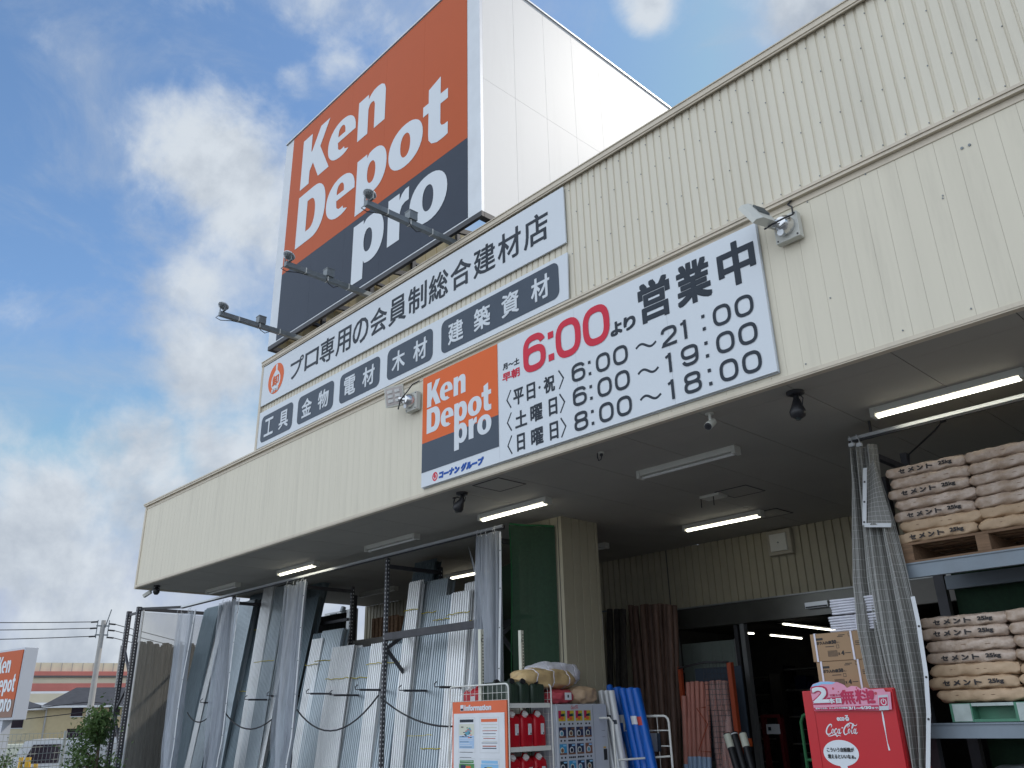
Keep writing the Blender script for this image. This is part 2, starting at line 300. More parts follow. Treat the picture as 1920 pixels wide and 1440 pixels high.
def glyph(ch):
    """heavy grotesque letters of the shop name, in metres of the big sign; (loops, advance)"""
    if ch == 'K': return [[(0, 0), (0, 1.08), (.31, 1.08), (.31, .68), (.34, .68), (.60, 1.08), (.90, 1.08), (.62, .63), (.96, 0), (.61, 0), (.40, .40), (.30, .27), (.30, 0)]]
    if ch == 'D': return [[(0, 0), (0, 1.06)]+ell(.50, .53, .43, .53, 16, 2.3, 90, -90), [(.32, .22), (.32, .84)]+ell(.42, .53, .18, .31, 12, 2.3, 90, -90)]
    if ch == 'o': return [ell(.43, .375, .43, .39, 32, 2.15), ell(.43, .375, .125, .215, 24, 2.2)]
    if ch == 'e': return [ell(.43, .385, .43, .39, 26, 2.15, -3, 302)+[(.545, .10)]+[(.53, .155), (.47, .145), (.40, .15), (.34, .20), (.32, .34), (.86, .34)],
                          [(.325, .455)]+ell(.43, .49, .108, .155, 12, 2.2, 180, 0)+[(.54, .455)]]
    if ch == 'n': return [[(0, 0), (0, .80), (.29, .80), (.29, .70), (.36, .76), (.44, .80), (.55, .81), (.66, .79), (.74, .73), (.78, .62), (.78, 0), (.48, 0), (.48, .50), (.45, .57), (.385, .585), (.33, .56), (.295, .49), (.295, 0)]]
    if ch == 'r': return [[(0, 0), (0, .80), (.28, .80), (.28, .68), (.34, .76), (.42, .805), (.51, .81), (.51, .585), (.42, .585), (.34, .55), (.30, .46), (.30, 0)]]
    if ch == 'p': return [[(0, -.25), (0, .79), (.28, .79), (.28, .715)]+ell(.47, .39, .36, .405, 22, 2.2, 108, -108)+[(.31, .06), (.31, -.25)],
                          ell(.415, .385, .115, .205, 20, 2.2)]
    if ch == 't': return [[(.13, .62), (0, .62), (0, .80), (.13, .80), (.13, 1.04), (.41, 1.12), (.41, .80), (.58, .80), (.58, .62), (.41, .62), (.41, .27), (.44, .22), (.50, .20), (.58, .205), (.58, -.005), (.48, -.02), (.34, -.02), (.21, .03), (.14, .12), (.13, .22)]]
def logo(mb, T, x0, sx, sy, bl, m, e=.004):
    for word, xs, b in (('Ken', (0, .90, 1.83), bl[0]), ('Depot', (0, .97, 1.88, 2.76, 3.62), bl[1]), ('pro', (1.88, 2.81, 3.34), bl[2])):
        for ch, ax in zip(word, xs):
            mb.poly([[(x0+(ax+x)*sx, b+y*sy) for x, y in lp] for lp in glyph(ch)], m, lambda u, v, k=(.0012 if word == 'pro' else 0): T(u, v, e+k))
def ribbon(mb, path, wd, T, m, closed=False, e=0.0):
    n = len(path); P = [Vector((x, y)) for x, y in path]; Lr = []; Rr = []
    for i in range(n):
        a = P[(i-1) % n] if (closed or i > 0) else P[i]; b = P[(i+1) % n] if (closed or i < n-1) else P[i]
        d1 = (P[i]-a); d2 = (b-P[i])
        if d1.length < 1e-9: d1 = d2
        if d2.length < 1e-9: d2 = d1
        d1 = d1.normalized(); d2 = d2.normalized(); nn = Vector((-(d1+d2).y, (d1+d2).x))
        if nn.length < 1e-6: nn = Vector((-d1.y, d1.x))
        nn.normalize(); k = min(1.6, 1/max(.4, nn.dot(Vector((-d1.y, d1.x))))); ww = wd[i] if isinstance(wd, (list, tuple)) else wd
        Lr.append(P[i]+nn*ww/2*k); Rr.append(P[i]-nn*ww/2*k)
    vs = [T(p.x, p.y, e) for p in Lr]+[T(p.x, p.y, e) for p in Rr]; c = n if closed else n-1
    mb.add(vs, [(i, (i+1) % n, n+(i+1) % n, n+i) for i in range(c)], m)
def digit(mb, ch, x, z, wd, ht, st, T, m):
    """wide rounded-square numerals: x,z lower left, st stroke"""
    h = st/2; X = lambda u: x+h+u*(wd-st); Z = lambda v: z+h+v*(ht-st)
    def rb(pts, closed=False, e=.004, w_=st): ribbon(mb, [(X(a), Z(b)) for a, b in pts], w_, T, m, closed, e)
    sq = lambda cx, cy, rx, ry, t0=0, t1=360, n=28: [((q[0]), (q[1])) for q in ell(cx, cy, rx, ry, n, 2.7, t0, t1)]
    if ch == '0': rb(sq(.5, .5, .5, .5), True)
    elif ch == '8': rb(sq(.5, .27, .5, .27), True); rb(sq(.5, .77, .46, .23), True, .0046)
    elif ch == '6': rb(sq(.5, .31, .5, .31), True); rb([(0, .33), (0, .55)]+sq(.5, .62, .5, .38, 178, 20, 18), False, .0046)
    elif ch == '9': rb(sq(.5, .69, .5, .31), True); rb([(1, .67), (1, .45)]+sq(.5, .38, .5, .38, -2, -160, 18), False, .0046)
    elif ch == '2': rb([(.02, .72)]+sq(.5, .72, .48, .28, 165, -20, 16)+[(.85, .50), (.45, .30), (.1, .12), (.02, .0), (1.03, 0)])
    elif ch == '1': rb([(.12, .86), (.45, .93)], w_=st*.8); rb([(.55, -.07), (.55, 1.07)], e=.0046)
    elif ch == ':':
        for v in (.16, .78): mb.poly([[(x+wd/2-h*1.05, z+ht*v-h), (x+wd/2+h*1.05, z+ht*v-h), (x+wd/2+h*1.05, z+ht*v+h), (x+wd/2-h*1.05, z+ht*v+h)]], m, lambda a, b: T(a, b, .004))
def rrect(x0, z0, x1, z1, r, n=5):
    o = []
    for cx, cy, a in ((x1-r, z1-r, 0), (x0+r, z1-r, 90), (x0+r, z0+r, 180), (x1-r, z0+r, 270)):
        for i in range(n+1):
            t = R_(a+90*i/n); o.append((cx+r*math.cos(t), cy+r*math.sin(t)))
    return o
# ================================================================ SETTING
g = MB(); g.add([(-900, -300, 0), (300, -300, 0), (300, 900, 0), (-900, 900, 0)], [(0, 1, 2, 3)], 'asphalt'); struct(g.build('ground'))
g = MB(); g.box((-19.9, 5.2, .0), (6, 11.25, .12), 'concrete'); struct(g.build('pavement'))
g = MB()
for i in range(9): g.box((-17.5+2.5*i, -1.5, .002), (-17.38+2.5*i, 3.4, .006), 'paint')
struct(g.build('parking_markings'))

# ================================================================ STORE BUILDING
FZ0, FZ1, UZ0, UZ1 = 4.10, 5.68, 5.74, 7.24
XL, XU, XR, YW = -16.8, -12.25, 4.0, 11.27
bld = thing('store_building', 'long cream metal clad store building with deep canopy over its entrance', 'building', (-6, 6, 0))
m = MB()      # smooth fascia of narrow interlocking panels
P = .1455; x = XL; k = 0
while x < XR:
    x2 = min(x+P, XR); m.box((x+.0009, 6.0, FZ0+.035), (x2-.0009, 6.03, FZ1), 'cream'); x = x2
m.box((XL, 6.005, FZ0+.03), (XR, 6.10, FZ1), 'olive')
m.box((XL-.02, 5.985, FZ0-.02), (XL+.05, 9.6, FZ1+.03), 'creamtrim')
m.build('fascia_panels', bld)
def ribbed(mb, x0, x1, y, z0, z1, per, gw, dep, mt, axis='x', sgn=1):
    pts = []; x = x0
    while x < x1-1e-6:
        pts += [(x, 0), (min(x+per-gw, x1), 0)]
        if x+per <= x1: pts += [(x+per-gw*.78, dep), (x+per-gw*.22, dep)]
        x += per
    vs = []
    for z in (z0, z1):
        for u, d in pts: vs.append((u, y+d*sgn, z) if axis == 'x' else (y-d*sgn, u, z))
    n = len(pts); mb.add(vs, [(i, i+1, n+i+1, n+i) for i in range(n-1)], mt)
m = MB(); ribbed(m, XU, XR, 6.0, UZ0, UZ1, .0905, .026, .012, 'cream2')
m.box((XU, 6.03, UZ0), (XR, 6.12, UZ1), 'joint')
m.build('upper_wall', bld)
m = MB()
x = XU+.03; i = 0
while x < XR:
    for q, z in enumerate((5.80, 6.30, 6.80, 7.12)):
        if (i+q) % 2 == 0: m.tube([(x+.032, 5.992, z), (x+.032, 6.0, z)], .0055, 'galv', 6)
    x += .0905; i += 1
m.build('cladding_screws', bld)['kind'] = 'stuff'
m = MB()      # flashings
m.box((XU-.03, 5.945, 7.245), (XR, 6.16, 7.30), 'creamtrim'); m.box((XU-.04, 5.955, 7.225), (XR, 5.965, 7.245), 'creamtrim'); m.box((XU-.03, 5.935, 7.30), (XR, 6.17, 7.312), 'creamtrim')
m.build('coping', bld)
m = MB(); m.box((XL-.03, 5.955, FZ1+.002), (XR, 6.13, FZ1+.03), 'creamtrim'); m.box((XL-.035, 5.945, FZ1+.032), (XR, 5.99, FZ1+.058), 'creamtrim'); m.box((XL, 5.992, FZ1-.055), (XR, 5.999, FZ1-.0), 'creamtrim')
m.build('drip_flashing', bld)
m = MB(); m.box((XU-.035, 5.96, UZ0), (XU+.03, 6.2, UZ1), 'creamtrim'); m.build('corner_flashing', bld)
m = MB(); m.box((XL, 5.99, FZ0), (XR, 6.055, FZ0+.028), 'creamtrim')
x = XL+.5
m.box((XL, 5.984, FZ0+.012), (XR, 5.989, FZ0+.045), 'creamtrim'); m.build('bottom_flashing', bld)
# plugs left in the panels
m = MB()
for px, py in ((1803, 277), (1817, 271), (1767, 366), (1767, 371), (1622, 326), (1513, 378), (1820, 578), (1692, 619), (1556, 558), (1510, 682)):
    p = at(px, py, Y=5.99); m.tube([(p.x, 5.993, p.z), (p.x, 6.0, p.z)], .011 if py < 280 else .006, 'galv', 8)
m.build('sealed_holes', bld)
# canopy ceiling: boards with open joints
CZ = FZ0+.004
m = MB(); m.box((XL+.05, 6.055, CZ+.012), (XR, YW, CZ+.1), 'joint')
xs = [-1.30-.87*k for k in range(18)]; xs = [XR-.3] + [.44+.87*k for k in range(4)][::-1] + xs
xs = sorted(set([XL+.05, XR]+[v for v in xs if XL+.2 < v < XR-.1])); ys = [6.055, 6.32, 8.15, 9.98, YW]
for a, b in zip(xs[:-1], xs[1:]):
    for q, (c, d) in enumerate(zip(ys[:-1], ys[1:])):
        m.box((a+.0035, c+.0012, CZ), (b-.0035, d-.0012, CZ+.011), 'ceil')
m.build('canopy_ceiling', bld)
def hatch(x, y, s=.44):
    h = MB()
    for a, b in (((x, y), (x+s, y+.014)), ((x, y+s-.014), (x+s, y+s)), ((x, y+.014), (x+.014, y+s-.014)), ((x+s-.014, y+.014), (x+s, y+s-.014))):
        h.box((a[0], a[1], CZ-.006), (b[0], b[1], CZ), 'steel')
    h.box((x+.016, y+.016, CZ-.004), (x+s-.016, y+s-.016, CZ), 'ceil'); h.build('access_hatch', bld)
hatch(-7.05, 6.12); hatch(-5.45, 8.62); hatch(-5.85, 10.0)
m = MB(); m.box((XL, 6.1, CZ+.101), (XR, YW, FZ1-.05), 'joint'); m.box((XU, 6.13, FZ1), (XR, 30, 6.95), 'joint'); m.box((XL, YW+.2, CZ+.2), (XU-.01, 30, FZ1-.06), 'joint'); m.build('roof_body', bld)
# back wall with the doorway left open
DX0, DX1, DZ = -8.15, -2.9, 2.83
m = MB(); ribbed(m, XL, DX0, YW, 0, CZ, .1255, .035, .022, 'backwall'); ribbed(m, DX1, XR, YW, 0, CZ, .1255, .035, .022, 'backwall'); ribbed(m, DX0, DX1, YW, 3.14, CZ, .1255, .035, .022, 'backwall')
m.box((XL, YW+.03, 0), (DX0, YW+.15, CZ), 'joint'); m.box((DX1, YW+.03, 0), (XR, YW+.15, CZ), 'joint'); m.box((DX0, YW+.03, 3.14), (DX1, YW+.15, CZ), 'joint')
m.build('back_wall', bld)
m = MB(); m.box((DX0-.1, YW-.09, DZ), (-5.0, YW+.02, 3.13), 'header'); m.box((-4.995, YW-.085, DZ), (DX1+.1, YW+.02, 3.13), 'concrete'); m.box((DX0-.1, YW-.11, 3.131), (DX1+.1, YW+.02, 3.15), 'frame')
m.build('door_header', bld)
m = MB(); m.box((-6.93, YW-.05, 0), (-6.86, YW+.05, DZ), 'frame'); m.box((-7.05, YW-.02, 0), (-6.99, YW+.03, DZ), 'steel'); m.box((DX0, YW-.03, 0), (DX0+.06, YW+.05, DZ), 'frame'); m.build('door_frame', bld)
m = MB(); ribbed(m, DX0+.06, -7.12, YW+.10, 0, 2.63, .18, .01, .004, 'inwall'); m.box((-7.12, YW+.06, 0), (-7.09, YW+.12, 2.64), 'frame'); m.box((-7.09, YW+.07, 0), (-7.05, YW+.1, 2.4), 'inwall'); m.build('side_panel', bld)
m = MB(); p = at(1532, 1133, Y=11.1); m.box((p.x-.17, 11.08, p.z-.045), (p.x+.16, 11.175, p.z+.035), 'alu'); m.box((p.x-.16, 11.07, p.z-.04), (p.x+.15, 11.08, p.z-.02), 'black'); m.build('door_sensor', bld)
# clad column
m = MB(); cx0, cx1, cy0, cy1 = -8.32, -7.50, 8.07, 8.80
ribbed(m, cy0+.06, cy1, cx1, .12, CZ, .155, .02, .012, 'backwall', 'y'); m.box((cx1-.05, cy0, .12), (cx1+.004, cy0+.06, CZ), 'backwall')
ribbed(m, cx0, cx1-.05, cy0, .12, CZ, .155, .02, .012, 'backwall'); m.box((cx0, cy0+.02, .12), (cx1-.02, cy1, CZ), 'joint'); m.build('column', bld)
# interior of the shop seen through the doorway
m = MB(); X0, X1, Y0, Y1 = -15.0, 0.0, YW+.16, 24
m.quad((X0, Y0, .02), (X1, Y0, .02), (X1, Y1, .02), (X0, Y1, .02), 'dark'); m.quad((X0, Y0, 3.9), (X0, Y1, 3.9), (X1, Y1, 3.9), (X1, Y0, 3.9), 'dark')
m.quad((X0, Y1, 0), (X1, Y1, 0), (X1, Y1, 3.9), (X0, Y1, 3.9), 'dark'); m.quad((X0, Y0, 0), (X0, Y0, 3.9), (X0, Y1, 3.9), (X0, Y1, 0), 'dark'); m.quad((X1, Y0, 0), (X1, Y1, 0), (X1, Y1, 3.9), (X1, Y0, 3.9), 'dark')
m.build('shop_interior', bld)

# ================================================================ CEILING TUBE LIGHTS
def lamp(lit, kind):
    t = thing('ceiling_light', '', 'ceiling light', (0, 0, 0), group='tube lights under the canopy')
    h = MB(); h.extrude([(-.055, 0), (-.045, -.055), (.045, -.055), (.055, 0)], lambda a, b: (-.62, a, b), lambda a, b: (.62, a, b), 'lampw')
    h.box((-.625, -.058, -.085), (-.585, .058, 0), 'lampw'); h.box((.585, -.058, -.085), (.625, .058, 0), 'lampw'); h.build('housing', t, local=True)
    b = MB(); b.tube([(-.583, 0, -.075), (.583, 0, -.075)], .017, 'tube_on' if lit else 'tube_off', 12); b.build('tube', t, local=True)
    return t
protos = {True: lamp(True, 0), False: lamp(False, 0)}; used = set()
lamps = [(-2.22, 7.22, 1, 'lit tube light above the cement bags at the far right of the ceiling'),
 (-4.85, 7.20, 0, 'unlit tube light under the canopy right of the hanging bullet camera'),
 (-7.50, 7.20, 1, 'lit tube light just left of the clad column near the access hatch'),
 (-10.15, 7.22, 0, 'unlit tube light above the middle of the metal sheet rack'),
 (-12.90, 7.25, 1, 'lit tube light above the left part of the sheet rack'),
 (-15.70, 7.25, 0, 'dim unlit tube light at the far left end of the ceiling'),
 (-6.22, 9.95, 1, 'lit tube light deep under the canopy before the door'),
 (-8.95, 9.98, 0, 'unlit tube light right behind the clad column'),
 (-11.6, 9.95, 1, 'lit tube light seen through the vinyl by the green net'),
 (-14.4, 9.95, 0, 'unlit tube light in the gap above the metal sheets')]
for x, y, lit, lab in lamps:
    lit = bool(lit); o = protos[lit] if lit not in used else dup(protos[lit], (x, y, CZ)); used.add(lit)
    o.location = (x, y, CZ); o['label'] = lab

# ================================================================ ROOFTOP SIGN BOX
BX0, BX1, BY0, BY1, BZ0, BZ1 = -12.33, -6.76, 6.05, 12.2, 7.655, 11.89
T = front(BY0-.012)
bb = thing('rooftop_sign', 'huge orange and slate shop sign box with white side standing on the roof', 'rooftop sign', (-9.5, 6.05, 7.3))
m = MB(); m.box((BX0, BY0, BZ0), (BX1, BY0+.05, BZ1), 'alu'); 
PX0, PX1 = -12.05, -7.03
for k in range(5):
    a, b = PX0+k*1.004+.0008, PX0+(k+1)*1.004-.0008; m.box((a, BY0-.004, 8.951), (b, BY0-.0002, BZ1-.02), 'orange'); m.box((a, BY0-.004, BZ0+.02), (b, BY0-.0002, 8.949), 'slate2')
m.build('front_panel', bb)
m = MB(); logo(m, front(BY0-.005), -11.65, 1, 1, (10.50, 9.28, 8.04), 'signw', .003); m.build('lettering', bb)
m = MB(); m.box((BX0-.005, BY0-.02, BZ1), (BX1+.02, BY0+.06, BZ1+.03), 'alu'); m.box((BX1-.06, BY0+.06, BZ1), (BX1+.02, BY1, BZ1+.03), 'alu'); m.build('top_capping', bb)
m = MB(); zs = [BZ0, 9.83, BZ1]; ysn = [BY0+.05]+[6.72, 7.37, 8.02, 8.67, 9.32, 9.97, 10.62, 11.27]+[BY1]
for a, b in zip(ysn[:-1], ysn[1:]):
    for c, d in zip(zs[:-1], zs[1:]): m.box((BX1-.03, a+.0018, c+.0018), (BX1, b-.0018, d-.0018), 'white')
m.build('side_panel', bb)
m = MB(); ribbed(m, BY0+.06, BY1, BX0+.02, BZ0, BZ1, .30, .02, .015, 'frp', 'y'); m.box((BX0, BY0+.05, BZ0), (BX0+.004, BY1, BZ1), 'alu'); m.build('far_side_panel', bb)  # ribbed cream sheet, seen through the gap under the sign
m = MB()
for z in (BZ0-.075,): m.box((BX0, BY0+.0, z), (BX1, BY0+.05, BZ0-.002), 'steel'); m.box((BX0, BY0+.055, z), (BX0+.1, BY1, BZ0-.002), 'steel'); m.box((BX1-.1, BY0+.055, z), (BX1, BY1, BZ0-.002), 'steel')
for x in (-12.05, -10.3, -8.6, -6.95):
    m.box((x-.07, BY0+.16, 6.97), (x+.07, BY0+.30, BZ0-.102), 'galv'); m.box((x-.05, BY1-.3, 6.97), (x+.05, BY1-.2, BZ1-.2), 'steel')
    for z in (8.9, 9.9, 10.9): m.bar((x, BY0+.1, z-.4), (x, BY0+2.2, z), .05, .08, 'steel')
m.box((BX0-.02, BY0+.12, 7.32), (BX0+.42, BY0+.3, 7.40), 'steel'); m.box((BX0-.05, 6.16, 7.30), (BX0+.3, 6.4, 7.33), 'steel')
for z in (7.9, 8.3, 8.8, 9.6, 10.4): m.box((BX0+.05, BY0+.2, z), (BX0+.11, BY1-.3, z+.05), 'steel')
for y in (7.0, 8.0, 9.0, 10.2): m.box((BX0+.04, y, BZ0), (BX0+.12, y+.08, BZ1-.1), 'steel')
for y in (6.9, 7.8, 8.8): m.box((BX0+.1, y, BZ0-.08), (BX1-.1, y+.06, BZ0-.01), 'galv')
m.box((BX0+.04, BY0+.55, 7.0), (BX0+.7, BY0+.7, BZ0-.1), 'steel'); m.build('support_frame', bb)

# spotlights on long arms over the parapet
labs = ['long spotlight arm reaching out in front of the big letters pro, rightmost of three', 'middle spotlight arm of three, its lamp at the left edge of the rooftop sign', 'leftmost spotlight arm of three, its lamp standing clear against the sky']
sp0 = None
for i, (x, yt) in enumerate(((-7.36, 4.66), (-9.30, 4.66), (-11.29, 4.62))):
    if sp0 is None:
        sp0 = thing('sign_spotlight', labs[0], 'spotlight', (x, 6.1, 7.46), group='spotlight arms above the parapet')
        m = MB(); m.box((-.035, -1.40, -.035), (.035, .12, .035), 'galv'); m.box((-.06, .0, -.16), (.06, .10, -.036), 'steel')
        for y in (-.4, -.75, -1.1): m.box((-.039, y, -.039), (.039, y+.012, .039), 'wsteel')
        m.build('arm', sp0, local=True)
        m = MB(); m.box((-.05, -.78, .036), (.06, -.66, .15), 'galv'); m.box((-.055, -.785, .15), (.065, -.655, .16), 'galv'); m.build('junction_box', sp0, local=True)
        m = MB(); m.tube([(-.04, -1.39, -.01), (-.05, -1.43, -.06), (-.03, -1.36, -.09), (0, -1.2, -.06), (.0, -1.05, -.045)], .006, 'rubber', 6); m.tube([(.03, -.78, 0), (.05, -.74, -.09), (.03, -.65, -.11), (.01, -.56, -.05)], .006, 'rubber', 6)
        m.tube([(.04, .0, .0), (.09, .03, .04), (.12, .1, -.03), (.06, .1, -.12)], .01, 'rubber', 6); m.build('cable', sp0, local=True)
        m = MB(); hh = Vector((0, .42, .90)).normalized()   # lamp head tilts up to the sign
        c = Vector((0, -1.36, .13)); m.tube([c-hh*.025, c-hh*.004, c+hh*.016], [.036, .066, .076], 'galv', 20); m.tube([c+hh*.0165, c+hh*.030, c+hh*.036], [.084, .086, .080], 'hem', 20); m.tube([c+hh*.037, c+hh*.04], .07, 'lens', 20)
        m.build('lamp_head', sp0, local=True)
        m = MB(); 
        for t in range(14):
            a = 2*math.pi*t/14; u = Vector((1, 0, 0)); v_ = hh.cross(u); d = u*math.cos(a)+v_*math.sin(a); m.bar(c-hh*.026+d*.034, c-hh*.006+d*.074, .004, .016, 'alu', up=hh)
        m.build('cooling_fins', sp0, local=True)
        m = MB(); m.bar((-.09, -1.36, .04), (-.09, -1.36, .15), .018, .01, 'galv'); m.bar((.09, -1.36, .04), (.09, -1.36, .15), .018, .01, 'galv'); m.box((-.095, -1.37, .036), (.095, -1.34, .046), 'galv'); m.build('bracket', sp0, local=True)
    else: dup(sp0, (x, 6.1, 7.46), label=labs[i])

# ================================================================ BANNER SIGNS ON THE WALL
s = thing('name_banner_sign', 'upper white banner sign with orange oval and one long line of Japanese lettering', 'sign', (-8.7, 5.99, 6.86))
m = MB(); m.extrude([(-12.22, 6.50), (-5.28, 6.46), (-5.28, 7.19), (-12.24, 7.215)], lambda a, b: (a, 5.965, b), lambda a, b: (a, 5.985, b), 'signw'); m.build('panel', s)
m = MB(); T = front(5.964)
tx = 'プロ専用の会員制総合建材店'; x0, x1 = -11.31, -5.50; wch = (x1-x0)/len(tx)
for i, ch in enumerate(tx):
    a = x0+i*wch; z0, z1 = (6.68, 7.02) if i < 2 else (6.645, 7.045)
    if i == 1: z0, z1 = 6.70, 7.0
    text(m, ch, a+.015, z0-.012*i/13, a+wch*.93, z1-.012*i/13, T, 'ink', .006)
m.build('lettering', s)
m = MB(); m.poly([ell(-11.76, 6.87, .255, .265, 32)], 'orange2', lambda u, v: T(u, v, .001)); m.poly([ell(-11.76, 6.83, .15, .155, 28)], 'signw', lambda u, v: T(u, v, .0015))
m.poly([[(-11.79, 7.12), (-11.73, 7.12), (-11.735, 7.02), (-11.66, 6.95), (-11.86, 6.95), (-11.785, 7.02)]], 'signw', lambda u, v: T(u, v, .002))
text(m, '卸', -11.87, 6.74, -11.66, 6.93, lambda u, v, e=0: T(u, v, e+.003), 'orange2', .006); text(m, '厨子市', -11.88, 6.635, -11.64, 6.70, lambda u, v, e=0: T(u, v, e+.003), 'signw', .003); m.build('oval_emblem', s)

s = thing('goods_banner_sign', 'lower white banner sign with five slate plaques naming goods', 'sign', (-8.7, 5.99, 6.05))
m = MB(); m.extrude([(-12.24, 5.765), (-5.29, 5.765), (-5.27, 6.33), (-12.22, 6.385)], lambda a, b: (a, 5.967, b), lambda a, b: (a, 5.985, b), 'signw'); m.build('panel', s)
T = front(5.966)
for a, b, tx in ((-12.12, -11.11, '工具'), (-10.96, -9.94, '金物'), (-9.78, -8.78, '電材'), (-8.61, -7.62, '木材'), (-7.45, -5.41, '建築資材')):
    m = MB(); m.poly([rrect(a, 5.835, b, 6.285, .09)], 'slate', lambda u, v: T(u, v, .002))
    n = len(tx); stp = (b-a-.16)/n if n == 2 else (b-a-.1)/n
    for i, ch in enumerate(tx):
        cx = (a+b)/2+(i-(n-1)/2)*(.47 if n == 2 else .49); text(m, ch, cx-.145, 5.91, cx+.145, 6.205, lambda u, v, e=0: T(u, v, e+.004), 'signw', .006)
    m.build('goods_plaque', s)

s = thing('opening_hours_sign', 'large white opening hours sign with red 6:00 and orange shop square', 'sign', (-5.4, 5.98, 4.9))
m = MB()
for a0, a1 in ((-7.795, -6.402), (-6.4, -5.22), (-5.218, -4.06), (-4.058, -3.038)): m.extrude([(a0, 4.20), (a1, 4.20), (a1, 5.62), (a0, 5.62)], lambda a, b: (a, 5.955, b), lambda a, b: (a, 5.982, b), 'signw')
m.box((-7.80, 5.9825, 4.19), (-3.033, 5.99, 5.625), 'alu'); m.build('panel', s)
T = front(5.954)
m = MB(); m.poly([[(-7.79, 4.75), (-6.405, 4.75), (-6.405, 5.618), (-7.79, 5.618)]], 'orange2', lambda u, v: T(u, v, .002)); m.poly([[(-7.79, 4.38), (-6.405, 4.38), (-6.405, 4.75), (-7.79, 4.75)]], 'slate', lambda u, v: T(u, v, .002)); m.build('brand_square', s)
m = MB(); logo(m, T, -7.70, .281, .30, (5.195, 4.855, 4.585), 'signw', .004); m.build('shop_name', s)
m = MB(); text(m, 'コーナン グループ', -7.46, 4.235, -6.67, 4.33, T, 'blue', .008, shear=.15)
m.poly([ell(-7.53, 4.285, .05, .055, 24), ell(-7.53, 4.285, .032, .037, 20)], 'crimson', T); m.poly([[(-7.535, 4.335), (-7.51, 4.29), (-7.52, 4.26), (-7.54, 4.26), (-7.555, 4.29)]], 'crimson', lambda u, v: T(u, v, .001)); m.build('group_name', s)
m = MB()
text(m, '月～土', -6.32, 5.255, -6.05, 5.335, T, 'ink', .003); m.build('weekday_caption', s); m = MB()
for x, ch in ((-4.74, 'よ'), (-4.57, 'り')): text(m, ch, x, 5.105, x+.15, 5.255, T, 'ink', .008)
m.build('from_lettering', s); m = MB()
for x, ch in ((-4.37, '営'), (-3.92, '業'), (-3.46, '中')): text(m, ch, x, 5.10, x+.38, 5.535, T, 'ink', .0135)
m.build('open_now_lettering', s)
for z, d in ((4.78, '平日・祝'), (4.515, '土曜日'), (4.25, '日曜日')):
    zc = z+.10; m = MB()
    ribbon(m, [(-6.20, zc+.105), (-6.265, zc), (-6.20, zc-.105)], .018, T, 'ink'); ribbon(m, [(-5.47, zc+.105), (-5.405, zc), (-5.47, zc-.105)], .018, T, 'ink')
    if len(d) == 4:
        for x, ch in ((-6.16, '平'), (-5.95, '日'), (-5.69, '祝')): text(m, ch, x, z, x+(.16 if ch != '日' else .13), z+.19, T, 'ink', .005)
        m.poly([ell(-5.755, zc, .017, .017, 10)], 'ink', T)
    else:
        for x, ch in ((-6.14, d[0]), (-5.905, d[1]), (-5.65, d[2])): text(m, ch, x+(.02 if ch == '日' else 0), z, x+(.14 if ch == '日' else .18), z+.19, T, 'ink', .005)
    m.build('day_lettering', s)
m = MB()
for z, hrs in ((4.78, ('6:00', '21:00')), (4.515, ('6:00', '19:00')), (4.25, ('8:00', '18:00'))):
    for ch, x in zip(hrs[0], (-5.285, -5.08, -4.955, -4.73)): digit(m, ch, x, z, .185 if ch != ':' else .08, .20, .032, T, 'ink')
    for ch, x in zip(hrs[1], (-4.145, -3.945, -3.71, -3.57, -3.345)): digit(m, ch, x, z, .185 if ch not in ':1' else (.08 if ch == ':' else .14), .20, .032, T, 'ink')
    pts = [(-4.445+.24*t/14, z+.10+.028*math.sin(2*math.pi*t/14)) for t in range(15)]; ribbon(m, pts, .024, T, 'ink')
m.build('opening_times', s)
m = MB()
digit(m, '6', -5.985, 5.09, .345, .44, .078, T, 'crimson'); digit(m, ':', -5.62, 5.10, .12, .42, .078, T, 'crimson'); digit(m, '0', -5.49, 5.09, .36, .44, .078, T, 'crimson'); digit(m, '0', -5.10, 5.09, .36, .44, .078, T, 'crimson')
text(m, '早朝', -6.33, 5.11, -6.05, 5.22, T, 'crimson', .0032); m.build('red_time', s)

